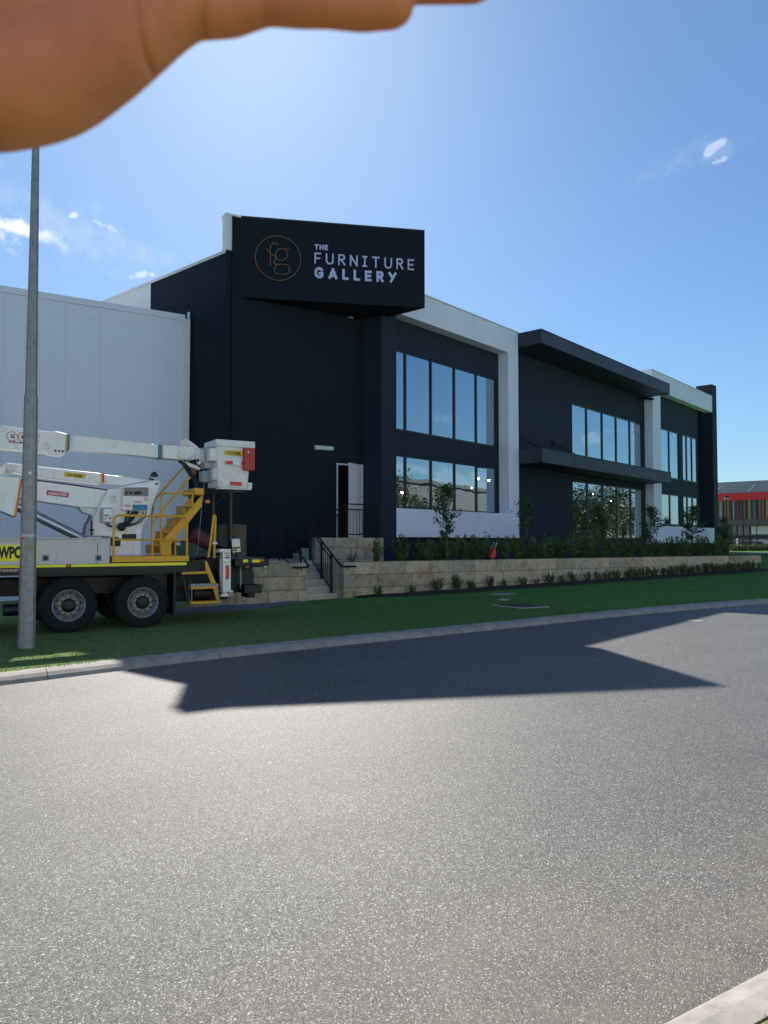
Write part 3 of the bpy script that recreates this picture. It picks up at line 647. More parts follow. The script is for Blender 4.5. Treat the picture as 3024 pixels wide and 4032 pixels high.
# dark pillar between the door wall and the first white frame
m = MB(); m.fbox(FF, 0, .749, -.80, .0, .6, 10.16); m.build('pillar', M_dark, bld)
m = MB()
for z in (7.87, 5.33, 3.0): m.fbox(FF, .003, .746, 0, .0025, z, z + .012)
m.build_each('wall_joint', M_djoint, bld)
# white frames: fascia, pillar, lower panel as one cast frame each
def white_frame(t0, ti, t1, zt, zb, p0, p1, back, left_pillar):
    m = MB()
    if left_pillar:
        m.fbox(FF, t0, ti, back + .002, 0, 1.6, zt); m.fbox(FF, ti + .0005, t1, back + .002, 0, zb, zt); m.fbox(FF, ti + .0005, t1, back + .002, 0, p0, p1)
    else:
        m.fbox(FF, ti, t1, back + .002, 0, p0, zt); m.fbox(FF, t0, ti - .0005, back + .002, 0, zb, zt); m.fbox(FF, t0, ti - .0005, back + .002, 0, p0, p1)
    return m.build('white_frame', M_white, bld, bevel=.008)
white_frame(.752, 7.67, 8.43, 10.16, 9.22, 1.84, 2.79, WP, False)
white_frame(22.58, 23.72, TL - .002, 11.12, 10.09, 1.60, 2.56, W3, True)
m = MB()
for z in (7.9, 5.35, 2.79): m.fbox(FF, 7.675, 8.425, 0, .0025, z, z + .010)
for t_ in (2.6, 5.3): m.fbox(FF, t_, t_ + .010, 0, .0025, 9.23, 10.15)
for z in (7.9, 5.35): m.fbox(FF, 22.585, 23.71, 0, .0025, z, z + .010)
m.fbox(FF, 26.4, 26.41, 0, .0025, 1.61, 2.55)
m.build_each('wall_joint', M_joint, bld)
m = MB(); m.fbox(FF, .74, 8.45, -.6, .03, 10.162, 10.20); m.fbox(FF, 22.56, TL - .004, -1.0, .03, 11.122, 11.16); m.build_each('capping', M_trim, bld)
# sheer curtains hung behind the upper panes
for t0, t1 in ((1.0, 1.6), (2.15, 2.75), (2.85, 3.15), (4.95, 5.45), (5.55, 5.95), (6.3, 6.7)):
    c = MB(); n = 14; vs = [FF.w(t0 + (t1 - t0) * k / n, -.95 + .05 * math.sin(k * 1.9), z) for z in (5.35, 8.5) for k in range(n + 1)]
    c.add(vs, [(k, k + 1, n + 2 + k, n + 1 + k) for k in range(n)], True); c.build('curtain', mat('sheer_curtain', (.55, .56, .58), .9), bld)
# canopies over the entrance bay
def canopy(z0, z1, t0=8.434, t1=22.3):
    c = MB().fbox(FF, t0, t1, WP + .003, 1.05, z0, z1).build('canopy', M_canopy, bld, bevel=.01)
    j = MB()
    for k in range(1, 5): tt = t0 + (t1 - t0) * k / 5; j.fbox(FF, tt, tt + .012, 1.05, 1.053, z0 + .01, z1 - .01)
    j.build_each('panel_joint', M_djoint, c)
    e = MB().fbox(FF, t0 - .0, t1 + .02, -.2, 1.065, z1 + .001, z1 + .03); e.build('capping', M_canopy, c)
    return c
canopy(9.58, 10.12); cl = canopy(4.82, 5.36)
# tie rods of the lower canopy
for tt in (8.75, 12.05):
    r = MB(); r.tube([FF.w(tt + .05, WP + .08, 6.05), FF.w(tt + 1.0, .55, 5.40)], .022, 8); r.fbox(FF, tt, tt + .10, WP + .001, WP + .03, 5.93, 6.22); r.tube([FF.w(tt + .05, WP + .03, 6.05), FF.w(tt + .05, WP + .14, 6.05)], .05, 10)
    r.build('tie_rod', M_rail, bld)
m = MB(); m.tube([FF.w(22.2, WP + .05, 9.55), FF.w(22.2, .2, 9.42)], .06, 10); m.build('floodlight', M_rail, bld)
# end tower
m = MB(); m.fbox(FF, TL, 33.55, -1.0, .003, .6, 11.90); m.build('end_tower', M_dark, bld)
m = MB(); m.fbox(FF, 31.221, TL - .001, -1.0, -.90, .6, 11.0); m.build('wall', M_dark, bld)
m = MB(); m.fbox(FF, TL - .02, 33.57, -1.02, .02, 11.902, 11.93); m.build('capping', M_canopy, bld)
m = MB(); m.fbox(FF, 31.0, 31.35, -4.4, -2.0, 10.8, 12.2); m.fbox(FF, 31.35, 32.6, -4.4, -4.2, 10.8, 12.1); m.build_each('roof_parapet', M_white, bld)
# door wall with opening; dark narrow return; side wall
OP = (-.466, .467, PORCH, 4.19)
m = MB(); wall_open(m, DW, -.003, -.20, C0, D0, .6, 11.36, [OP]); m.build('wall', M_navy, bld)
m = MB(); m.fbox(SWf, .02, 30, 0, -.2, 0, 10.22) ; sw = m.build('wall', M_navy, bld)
gs = MB().fbox(SWf, 4.05, 30, .001, .006, 0, 10.215).build('wall', M_trim, bld)
m = MB(); m.fbox(SWf, .02, 30, .03, -.23, 10.222, 10.31); m.build_each('capping', M_trim, bld)
# raised end of the door wall: pale unpainted return and capping above the side wall roofline
m = MB(); m.fbox(DW, C0 - .003, C0 + .17, -.35, .004, 10.32, 11.36); m.build('parapet_return', M_trim, bld)
m = MB(); m.fbox(DW, C0 - .03, C0 + 1.0, -.37, .03, 11.362, 11.42); m.build_each('capping', M_trim, bld)
m = MB(); m.fbox(DW, C0 + .171, C0 + .19, -.001, .05, .6, 11.35); m.build('corner_strip', M_navy, bld)
# fabric behind: roof, floors, back walls (never seen straight on, they shade the rooms and the road)
sp = [SWf.w(.05, -.25), SWf.w(29.9, -.25), SWf.w(29.9, -.25) + Vector((FF.e.x, FF.e.y, 0)) * 34, FF.w(33.4, -2.0), FF.w(33.4, -1.05), FF.w(31.0, -1.05), FF.w(31.0, -.75), FF.w(8.5, -.75), FF.w(.4, -.75), DW.w(D0 - .1, -.25)]
def slab(name, z0, z1, material): return MB().prism([Vector((p.x, p.y, z0)) for p in sp], [Vector((p.x, p.y, z1)) for p in sp]).build(name, material, bld)
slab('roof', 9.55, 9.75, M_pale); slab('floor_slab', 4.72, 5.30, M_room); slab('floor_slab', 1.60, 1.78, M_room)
q0, q1, q2 = sp[1], sp[2], sp[3]
m = MB()
for p, q in ((q0, q1), (q1, q2)):
    m.prism([Vector((p.x, p.y, 0)), Vector((q.x, q.y, 0)), Vector((q.x, q.y, 9.5)), Vector((p.x, p.y, 9.5))], [Vector((p.x + .2, p.y - .2, 0)), Vector((q.x + .2, q.y - .2, 0)), Vector((q.x + .2, q.y - .2, 9.5)), Vector((p.x + .2, p.y - .2, 9.5))])
m.build_each('back_wall', M_pale, bld)
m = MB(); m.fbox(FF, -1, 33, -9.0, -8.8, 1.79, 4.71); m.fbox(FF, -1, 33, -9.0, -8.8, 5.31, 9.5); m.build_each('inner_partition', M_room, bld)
# open door
dr = MB(); ang = R(36); hinge = DW.w(.455, .0, 0)
lf = Frame((hinge.x, hinge.y), 58.3, -1)
ce = DW.e * (-math.cos(ang)) + DW.n * math.sin(ang); cn = Vector((ce.y, -ce.x))
def lp(u, v, z): return Vector((hinge.x + ce.x * u + cn.x * v, hinge.y + ce.y * u + cn.y * v, z))
dr.prism([lp(0, 0, PORCH + .01), lp(.90, 0, PORCH + .01), lp(.90, 0, 4.17), lp(0, 0, 4.17)], [lp(0, .045, PORCH + .01), lp(.90, .045, PORCH + .01), lp(.90, .045, 4.17), lp(0, .045, 4.17)])
dd = dr.build('door', M_door, bld, label='pale door leaf standing open')
for v in (-.05, .095):
    MB().tube([lp(.83, .0 if v < 0 else .045, 2.86), lp(.83, v, 2.86), lp(.72, v, 2.86)], .011, 8).build('handle', M_steel, dd)
m = MB(); m.fbox(DW, -.466, -.42, -.19, .02, PORCH, 4.14); m.fbox(DW, .457, .50, -.19, .02, PORCH, 4.14); m.fbox(DW, -.466, .50, -.19, .02, 4.141, 4.19); m.build_each('door_frame', M_dframe, bld)
def wl():
    t = thing('wall_light', DW.w(-.93, .03, 4.58), 'slim pale batten light on the dark wall, up left of the door', 'wall light')
    MB().fbox(DW, -1.249, -.604, .0, .03, 4.575, 4.705).build('mounting_plate', M_trim, t)
    MB().fbox(DW, -1.235, -.618, .031, .10, 4.585, 4.695).build('diffuser', M_tube, t, bevel=.015)
wl()
# interior things seen through the door
t = thing('interior_stool', DW.w(-.28, -.9, PORCH), 'dull grey seat just inside the open doorway', 'stool')
MB().lathe(DW.w(-.28, -.9, PORCH + .0), (0, 0, 1), [(.0, .0), (.17, .0), (.16, .05), (.03, .06), (.03, .45), (.18, .47), (.19, .70), (.15, .78), (0, .79)], 20).build('seat', mat('grey_fabric', (.10, .13, .14), .8), t)

# sign box above the corner with the raised letters
u0 = DW.hit(937, 1170)[0]; S0 = DW.w(u0, .003); SG = Frame((S0.x, S0.y), 79.4, -1); SLEN = 5.71; SZ0, SZ1 = 8.96, 11.43
sg = thing('shop_sign', SG.w(2.8, 0, SZ0), 'huge near-black wedge sign box with white lettering and copper ring monogram over the corner', 'sign')
E1 = SG.w(SLEN, 0)
tE, wE = FF.loc(E1.x, E1.y)
plan = [S0, E1, FF.w(tE, .003), FF.w(-.004, .003), FF.w(-.004, -.765)]
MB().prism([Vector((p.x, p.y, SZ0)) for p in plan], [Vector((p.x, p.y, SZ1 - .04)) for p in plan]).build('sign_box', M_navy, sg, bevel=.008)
MB().prism([Vector((p.x, p.y, SZ1 - .039)) for p in plan], [Vector((p.x, p.y, SZ1)) for p in plan]).build('capping', mat('sign_capping', (.03, .05, .055), .4), sg)
def sgp(cx, cy):                                       # crop pixel of the sign study -> (s, z)
    return SG.hit(850 + cx * 850 / 1659, 820 + cy * 850 / 1659, 0.0)
EZ = Vector((0, 0, 1)); EX = Vector((SG.e.x, SG.e.y, 0)); EN = Vector((SG.n.x, SG.n.y, 0))
sc_, zc_ = sgp(477, 388)
ring = [SG.w(sc_ + .675 * math.cos(a), .05, zc_ + .675 * math.sin(a)) for a in np.linspace(0, 2 * math.pi, 72, endpoint=False)]
MB().tube(ring, .017, 8, closed=True).build('logo_ring', M_copper, sg)
def crv(pts, n=8):
    out = []; P = [np.array(p, float) for p in pts]; P = [2 * P[0] - P[1]] + P + [2 * P[-1] - P[-2]]
    for i in range(1, len(P) - 2):
        for k in range(n):
            t = k / n; out.append(.5 * ((2 * P[i]) + (-P[i - 1] + P[i + 1]) * t + (2 * P[i - 1] - 5 * P[i] + 4 * P[i + 1] - P[i + 2]) * t * t + (-P[i - 1] + 3 * P[i] - 3 * P[i + 1] + P[i + 2]) * t ** 3))
    out.append(P[-2]); return out
def s3(pts, v=.05, n=8): return [SG.w(*(lambda q: (q[0], v, q[1]))(sgp(x, y))) for x, y in crv(pts, n)]
lg = MB()
lg.tube(s3([(418, 450), (418, 400), (416, 350), (416, 315), (424, 288), (445, 275), (465, 277), (478, 290)]), .019, 8)
lg.tube(s3([(386, 312), (405, 338), (430, 358), (455, 378), (468, 392)]), .019, 8)
bo = [(503 + 46 * math.cos(a), 361 + 46 * math.sin(a)) for a in np.linspace(0, 2 * math.pi, 30)]
lg.tube([SG.w(*(lambda q: (q[0], .05, q[1]))(sgp(x, y))) for x, y in bo], .019, 8)
lg.tube(s3([(503, 315), (535, 317), (564, 323)]), .019, 8)
lg.tube(s3([(468, 392), (450, 402), (444, 418), (455, 432), (480, 436)]), .019, 8)
lo_ = [(507 + 58 * (abs(math.cos(a)) ** .75) * (1 if math.cos(a) > 0 else -1), 474 + 39 * (abs(math.sin(a)) ** .85) * (1 if math.sin(a) > 0 else -1)) for a in np.linspace(0, 2 * math.pi, 36)]
lg.tube([SG.w(*(lambda q: (q[0], .05, q[1]))(sgp(x, y))) for x, y in lo_], .019, 8)
lg.build('logo_monogram', M_copper, sg)
GL = {  # strokes on a unit cell, (x,y) y up
 'T': (.7, [[(0, 1), (.7, 1)], [(.35, 1), (.35, 0)]]), 'H': (.66, [[(0, 0), (0, 1)], [(.66, 0), (.66, 1)], [(0, .5), (.66, .5)]]),
 'E': (.55, [[(.55, 1), (0, 1), (0, 0), (.55, 0)], [(0, .5), (.48, .5)]]), 'F': (.55, [[(.55, 1), (0, 1), (0, 0)], [(0, .5), (.46, .5)]]),
 'U': (.68, [[(0, 1), (0, .34), (.05, .15), (.17, .03), (.34, 0), (.51, .03), (.63, .15), (.68, .34), (.68, 1)]]),
 'R': (.60, [[(0, 0), (0, 1), (.36, 1), (.50, .94), (.56, .80), (.54, .64), (.42, .54), (0, .52)], [(.28, .5), (.60, 0)]]),
 'N': (.68, [[(0, 0), (0, 1), (.68, 0), (.68, 1)]]), 'I': (.40, [[(0, 1), (.40, 1)], [(.2, 1), (.2, 0)], [(0, 0), (.40, 0)]]),
 'G': (.80, [[(.74, .82), (.58, .96), (.40, 1), (.2, .94), (.05, .76), (0, .5), (.05, .24), (.2, .06), (.40, 0), (.62, .04), (.76, .2), (.80, .44), (.48, .44)]]),
 'A': (.80, [[(0, 0), (.40, 1), (.80, 0)], [(.24, .24), (.56, .24)]]), 'L': (.50, [[(0, 1), (0, 0), (.50, 0)]]),
 'Y': (.72, [[(0, 1), (.38, .46)], [(.72, 1), (.16, 0)]])}
def stroke_text(word, s0, s1, z0, z1, sw, depth, name):
    Hh = z1 - z0 - sw; gaps = len(word) - 1
    lw = [GL[c][0] for c in word]; wtot = sum(lw) * Hh * .98; gap = (s1 - s0 - sw - wtot) / max(1, gaps); x = s0 + sw / 2
    k = 0
    for c, l in zip(word, lw):
        m = MB()
        for stp in GL[c][1]:
            for (x0, y0), (x1, y1) in zip(stp, stp[1:]):
                a = Vector((x + x0 * Hh * .98, z0 + sw / 2 + y0 * Hh)); b = Vector((x + x1 * Hh * .98, z0 + sw / 2 + y1 * Hh))
                d = (b - a).normalized(); n_ = Vector((-d.y, d.x)) * sw / 2; ext = sw / 2 if len(stp) < 5 or True else 0
                a2 = a - d * sw * .45; b2 = b + d * sw * .45; k += 1; vv = .07 + depth * 0 + .0006 * (k % 9)
                q = [a2 + n_, a2 - n_, b2 - n_, b2 + n_]
                m.prism([SG.w(p.x, .025, p.y) for p in q], [SG.w(p.x, vv, p.y) for p in q])
        m.build(name, M_letter, sg); x += l * Hh * .98 + gap
def zof(cx, cy): return sgp(cx, cy)
stroke_text('THE', sgp(757, 300)[0], sgp(860, 300)[0], zof(757, 322)[1], zof(757, 282)[1], .040, .05, 'letter')
stroke_text('FURNITURE', sgp(756, 380)[0], sgp(1520, 430)[0], zof(756, 430)[1], zof(756, 346)[1], .044, .05, 'letter')
stroke_text('GALLERY', sgp(756, 500)[0], sgp(1385, 530)[0], zof(756, 540)[1], zof(756, 457)[1], .074, .05, 'letter')
t = thing('downlight', DW.w(.05, .7, SZ0), 'small pale round downlight under the sign box', 'downlight')
q = ray(1380, 1250); k = (SZ0 - EYE) / q.z; q = Vector((q.x * k, q.y * k, SZ0))
t.location = q; WORLDLOC[t] = q
MB().lathe(q, (0, 0, -1), [(0, .004), (.05, .004), (.06, 0), (.10, .012), (.10, .03), (.055, .03), (.05, .012), (0, .012)], 20).build('lens', mat('downlight_lens', (.7, .7, .65), .4), t)

# ------------------------------------------------------------------ pale warehouse at the left
es, _z = SWf.hit(747, 1235, .03); Ep = SWf.w(es, .03); WW = Frame((Ep.x, Ep.y), 58.3, -1)
wh = thing('warehouse_building', Vector((Ep.x, Ep.y, 0)), 'plain pale grey panel-clad warehouse behind the truck', 'building')
back = [Ep, WW.w(-42, 0), WW.w(-42, -26), SWf.w(es + 26, .04)]
MB().prism([Vector((p.x, p.y, 0)) for p in back], [Vector((p.x, p.y, 8.50)) for p in back]).build('wall', M_pale, wh)
m = MB(); m.fbox(WW, -42, -.16, .0, .05, 8.50, 8.68); m.fbox(WW, -42, -.16, -.3, .0, 8.502, 8.66); m.build('capping', M_pale, wh)
m = MB(); m.fbox(WW, -.19, .001, .001, .06, 0, 8.56); m.prism([WW.w(0, .03, 8.56), WW.w(0, .03, 8.80), SWf.w(es + .1, .02, 8.8), SWf.w(es + .1, .02, 8.5)], [WW.w(-.02, .03, 8.56), WW.w(-.02, .03, 8.80), SWf.w(es + .1, .06, 8.8), SWf.w(es + .1, .06, 8.5)])
m.build('corner_flashing', M_trim, wh)
m = MB(); m.fbox(WW, -42, -.19, .0005, .0035, 8.13, 8.142)
for u in (-1.095, -2.625, -3.573, -5.133, -6.1, -7.6, -8.6, -10.2, -12, -14, -16): m.fbox(WW, u, u + .012, .0005, .0030, 0, 8.13)
for u in (-1.095, -2.625, -3.573, -5.133, -6.1, -7.6): m.fbox(WW, u, u + .012, .0005, .0030, 8.142, 8.49)
m.build_each('panel_joint', M_joint, wh)

# ------------------------------------------------------------------ elevated platform truck
ta, tb, tz = at_ground(272, 2494, lawn_h)
_p = B.w(ta, tb); TF = Frame((_p.x, _p.y), 58.3, 1)      # u towards the truck's rear (right), v inboard, away from the viewer
TZ = tz
truck = thing('platform_truck', TF.w(.6, 1.2, TZ), 'white and yellow boom lift truck with raised bucket parked on the verge', 'truck')
def T(px, py, v=0.0): return TF.hit(px, py, v)
def tcrop(ox, oy, s): return lambda x, y: (ox + x * s, oy + y * s)
k1 = tcrop(0, 1600, 700 / 1659); k2 = tcrop(600, 1600, 600 / 1659); k3 = tcrop(0, 2100, 700 / 1659); k4 = tcrop(600, 2000, 600 / 1659)
def tpoly(pts, v0, v1, crop=None): return MB().fpoly(TF, [T(*(crop(*p) if crop else p), v0) for p in pts], v0, v1)
def tpt(px, v, crop=None):
    q = crop(*px) if crop else px; u, z = T(q[0], q[1], v); return TF.w(u, v, z)
def tbuild(mb, name, m_, parent=None, bevel=.0, label=None): return mb.build(name, m_, parent or truck, bevel=bevel, label=label)
TX, TN, TZV = Vector((TF.e.x, TF.e.y, 0)), Vector((-TF.n.x, -TF.n.y, 0)), Vector((0, 0, 1))
def tlabel(txt, p0, p1, v, name, ink, parent, crop, bold=0.0):
    """lettering between two pixel corners (lower left, upper right) on plane v"""
    a = T(*crop(*p0), v); b = T(*crop(*p1), v)
    return text_mesh(txt, TF.w(a[0], v, a[1]), TX, TZV, TN, b[1] - a[1], .003, name, ink, parent, width=b[0] - a[0], bold=bold)
UL = -4.6                                               # how far the truck runs out of the frame to the left
# wheels
wr = .475
def wheel(u, v, name='wheel', outer=True):
    s = -1 if outer else 1                              # dish side
    c = TF.w(u, v, TZ + wr); ax = Vector((TF.n.x, TF.n.y, 0)) * (1 if outer else -1)
    w_ = MB().lathe(c, ax, [(.268, .012), (.285, .0), (.33, -.008), (.40, -.004), (.445, .01), (.470, .035), (wr, .07), (wr, .235), (.455, .28), (.36, .30), (.27, .29), (.268, .012)], 56).build(name, M_rubber, truck)
    tr_ = MB()
    for k in range(44):
        a = 2 * math.pi * k / 44
        for (r0, v0, v1) in ((wr + .004, .06, .14), (wr + .004, .165, .245)):
            d0, d1 = a - .045, a + .045
            def q(a_, r, vv): return c + ax * vv + (TX * math.cos(a_) + TZV * math.sin(a_)) * r
            tr_.prism([q(d0, r0 - .012, v0), q(d1, r0 - .012, v0), q(d1 + .02, r0 - .012, v1), q(d0 + .02, r0 - .012, v1)], [q(d0, r0 + .004, v0), q(d1, r0 + .004, v0), q(d1 + .02, r0 + .004, v1), q(d0 + .02, r0 + .004, v1)])
    tr_.build('tread', M_rubber, w_)
    rim = MB().lathe(c, ax, [(.272, .006), (.277, -.004), (.268, -.012), (.255, .0), (.248, .03), (.225, .045), (.215, .10), (.205, .105), (.200, .088), (.12, .070), (.118, .062)], 48).build('rim', M_rim, w_)
    hl = MB()
    for k in range(10):
        a = 2 * math.pi * k / 10 + .15; p = c + (TX * math.cos(a) + TZV * math.sin(a)) * .208; hl.lathe(p + ax * .094, ax, [(0, -.004), (.021, -.004), (.024, .004)], 12)
    hl.build('hand_holes', M_black, w_)
    MB().lathe(c, ax, [(.172, .088), (.172, .040), (.160, .034), (.125, .034), (.118, .04), (.118, .06)], 40).build('hub_ring', M_hub, w_)
    nt_ = MB()
    for k in range(10):
        a = 2 * math.pi * k / 10; p = c + (TX * math.cos(a) + TZV * math.sin(a)) * .147; nt_.lathe(p + ax * .034, ax, [(.016, .0), (.015, -.020), (.008, -.032), (0, -.033)], 6)
    nt_.build('wheel_nuts', M_rust, w_)
    MB().lathe(c, ax, [(.120, .055), (.116, .010), (.085, -.006), (.05, -.012), (0, -.012)], 32).build('hub', M_black, w_)
for px in (272, 564):
    u = T(px, 2385, 0)[0]; wheel(u, .02)
    wheel(u, 2.30 , outer=False)
    MB().tube([TF.w(u, .3, TZ + wr), TF.w(u, 2.1, TZ + wr)], .09, 12).build('axle', M_black, truck)
U1, U2 = T(272, 2385)[0], T(564, 2385)[0]
# chassis
zs = T(420, 2228)[1]                                    # stripe height
ue = T(712, 2225)[0]
m = MB(); UE = T(1000, 2250, .75)[0]; m.fbox(TF, UL, UE, .75, .87, TZ + .62, TZ + .92); m.fbox(TF, UL, UE, 1.55, 1.67, TZ + .62, TZ + .92)
for u in np.arange(UL + .3, UE - .1, .8): m.fbox(TF, u, u + .08, .871, 1.549, TZ + .66, TZ + .88)
tbuild(m, 'chassis_rails', M_black)
m = MB(); m.fbox(TF, UL, T(745, 2210)[0], .05, 2.4, zs - .14, zs + .10); tbuild(m, 'deck_frame', M_black)
m = MB(); m.fbox(TF, U1 - .62, U2 + .62, .10, .60, TZ + .98, TZ + 1.03); m.fbox(TF, U1 - .62, U1 - .60, .10, .60, TZ + .5, TZ + .98); tbuild(m, 'mudguard', M_black)
u6 = T(690, 2300, .12)[0]
m = MB(); m.fbox(TF, U2 + .56, U2 + .60, .04, .62, TZ + .22, TZ + 1.1); m.fbox(TF, u6 - .5, u6 - .1, .3, .6, TZ + .55, TZ + 1.1); tbuild(m, 'mudflap', M_black)
m = MB(); m.fbox(TF, -3.2, -1.1, .12, .7, TZ + .45, TZ + 1.0); m.tube([TF.w(-1.0, .3, TZ + .42), TF.w(-.75, .3, TZ + .42)], .10, 16); tbuild(m, 'fuel_tank', M_black, bevel=.03)
# fluorescent stripe in two lengths, marker lamp
a0, a1, a2, a3 = T(60, 2236)[0], T(262, 2232)[0], T(282, 2232)[0], T(738, 2219)[0]
zc = T(600, 2222)[1]
for p, q in ((UL + .5, a1), (a2, a3)): tbuild(MB().fbox(TF, p, q, .045, .0495, zc - .026, zc + .026), 'reflective_stripe', M_reflyel)
c = TF.w(T(272, 2232)[0], .045, zc); tbuild(MB().fbox(TF, T(263, 2232)[0], T(281, 2232)[0], .035, .0495, zc - .04, zc + .04), 'marker_lamp_base', M_black)
tbuild(MB().lathe(c, TN, [(.0, .03), (.018, .028), (.03, .018), (.034, .008)], 20), 'marker_lamp', M_amber)
m = MB(); uh, zh = T(77, 2233); _, zl = T(77, 2253)
hx = tbuild(MB().fbox(TF, UL + 2.0, uh, .020, .030, zl - .01, zh - .01), 'exhaust_plate', M_dred)
text_mesh('HOT EXHAUST', TF.w(T(-25, 2247, .02)[0], .0195, zl + .012), TX, TZV, TN, (zh - zl) * .46, .002, 'lettering', M_whitetape, hx, width=T(73, 2243, .02)[0] - T(-25, 2247, .02)[0], bold=.01)
# long side locker
b0, b1 = T(140, 2123)[1], T(300, 2222)[1]
ub = T(433, 2160)[0]
box = tbuild(MB().fbox(TF, UL, ub, .02, .55, b1, b0), 'side_locker', M_boxgrey, bevel=.012)
m = MB(); u = UL
while u < ub - .02: m.fbox(TF, u, min(ub - .01, u + .085), .010, .0195, b0 - .052, b0 - .022); u += .095
m.build('hinge_strip', mat('hinge_metal', (.5, .46, .4), .4, .4), box)
MB().fbox(TF, UL, ub + .01, .0, .56, b0 + .001, b0 + .02).build('lid', M_boxgrey, box)
for px in (180, 388):
    u, z = T(px, 2197); l = MB().fbox(TF, u - .055, u + .055, .008, .0195, z - .055, z + .055).build('latch', M_steel, box, bevel=.004)
    MB().fbox(TF, u - .032, u + .032, .002, .0075, z - .032, z + .032).build('latch_pull', M_black, box)
MB().fbox(TF, U1 + .45, U1 + .46, .0185, .0199, b1 + .01, b0 - .06).build('panel_gap', M_black, box)
y0, y1 = T(100, 2209)[1], T(100, 2146)[1]
wp = MB().fbox(TF, T(-170, 2180)[0], T(148, 2180)[0], .012, .0195, y0, y1).build('number_panel', M_reflyel, box)
t_ = text_mesh('WPO', TF.w(T(-8, 2200, .01)[0], .0115, T(0, 2200, .01)[1]), TX, TZV, TN, .205, .002, 'number_lettering', M_ink, box, width=T(88, 2180)[0] - T(-8, 2180)[0], bold=.055)
# working deck at the back with its railing
dz0, dz1 = T(600, 2212)[1], T(600, 2190)[1]
du0, du1 = T(443, 2190)[0], T(746, 2190)[0]
deck = tbuild(MB().fbox(TF, du0, du1, .02, 2.3, dz0, dz1), 'deck', M_yellow, bevel=.006)
rt = T(600, 2031)[1]; rm = T(600, 2125)[1]
def rr(p0, p1, z0, z1, v, rad=.09):
    """a bent rail: up at u=p0, along the top, down at u=p1"""
    out = [TF.w(p0, v, z0), TF.w(p0, v, z1 - rad)]
    for k in range(1, 5): a = math.pi / 2 * k / 4; out.append(TF.w(p0 + rad - rad * math.cos(a), v, z1 - rad + rad * math.sin(a)))
    for k in range(0, 5): a = math.pi / 2 * k / 4; out.append(TF.w(p1 - rad + rad * math.sin(a), v, z1 - rad + rad * math.cos(a)))
    out.append(TF.w(p1, v, z0)); return out
g = MB(); g.tube(rr(du0 + .03, du1 - .03, dz1, rt, .06), .021, 10); g.tube([TF.w(du0 + .03, .06, rm), TF.w(du1 - .03, .06, rm)], .017, 8)
um = T(601, 2100, .06)[0]; g.tube([TF.w(um, .06, dz1), TF.w(um, .06, rt)], .019, 8)
tbuild(g, 'near_railing', M_yellow)
g = MB(); v0, v1 = .10, .75; uu = du1 - .03
g.tube([TF.w(uu, .06, rt - .05), TF.w(uu, .3, rt + .0), TF.w(uu, v1, rt), TF.w(uu, v1 + .08, rt - .1), TF.w(uu, v1 + .08, dz1)], .02, 8); g.tube([TF.w(uu, .06, rm), TF.w(uu, v1 + .08, rm)], .017, 8)
tbuild(g, 'end_railing', M_yellow)
# stairs up to the bucket: two stringers, treads, landing, handrails
VN, VF = .75, 1.35
near = [k2(*p) for p in ((545, 962), (100, 1478), (95, 1640), (205, 1640), (205, 1500), (540, 1085))]
far = [k2(*p) for p in ((440, 965), (0, 1472), (0, 1600), (90, 1600), (450, 1075))]
stp_ = tbuild(tpoly(near, VN, VN + .05), 'stair', M_yellow)
tpoly(far, VF, VF + .05).build('stair_stringer', M_yellow, stp_)
for cx, cy in ((408, 1085), (300, 1225), (180, 1365), (70, 1512)):
    u, z = T(*k2(cx, cy), VN); MB().fbox(TF, u - .10, u + .13, VN + .051, VF - .001, z - .012, z + .012).build('stair_tread', mat('worn_tread', (.50, .38, .16), .6, var=.2, vscale=20), stp_)
    MB().fbox(TF, u - .10, u - .09, VN + .051, VF - .001, z - .16, z - .013).build('stair_riser', M_yellow, stp_)
u0_, z0_ = T(*k2(447, 962), VN); u1_, z1_ = T(*k2(556, 893), VN)
MB().fbox(TF, u0_, u1_, VN - .06, VF + .1, z0_, z1_).build('stair_head', M_yellow, stp_, bevel=.008)
hr_ = MB()
hr_.tube([tpt(p, VF, k2) for p in ((338, 662), (200, 820), (90, 945), (35, 1010), (8, 1060), (2, 1130), (-2, 1590))], .021, 10)
hr_.tube([tpt(p, VN, k2) for p in ((412, 770), (300, 905), (160, 1070), (60, 1190), (5, 1268))], .021, 10)
hr_.tube([tpt(p, VN, k2) for p in ((92, 1590), (92, 1010), (98, 965), (125, 945), (440, 948), (548, 965))], .021, 10)
hr_.tube([tpt(p, VN, k2) for p in ((440, 950), (436, 1100))], .019, 8)
hr_.build('stair_handrail', M_yellow, stp_)
# turret
VT = .85
tur = tbuild(tpoly([(905, 985), (1010, 772), (1115, 762), (1130, 748), (1400, 700), (1455, 684), (1490, 695), (1502, 722), (1470, 800), (1425, 925), (1405, 1015), (1345, 1110), (1320, 1200), (1315, 1385), (1025, 1392), (1025, 1215), (862, 1212), (868, 1050)], VT, VT + .75, k1), 'turret', M_whitepaint, bevel=.02)
tpoly([(1000, 1392), (1335, 1384), (1335, 1404), (1000, 1412)], VT - .08, VT + .85, k1).build('turret_base_plate', M_whitepaint, tur)
tpoly([(1032, 1218), (1095, 1218), (1128, 1240), (1122, 1302), (1095, 1308), (1032, 1300)], VT - .006, VT - .001, k1).build('turret_opening', M_black, tur)
tpoly([(1138, 1192), (1272, 1190), (1272, 1245), (1138, 1247)], VT - .006, VT - .001, k1).build('turret_slot', M_black, tur)
pn = tpoly([(1150, 752), (1392, 752), (1385, 972), (1145, 968)], VT - .14, VT - .002, k1).build('control_panel', M_whitepaint, tur, bevel=.008)
VP_ = VT - .145
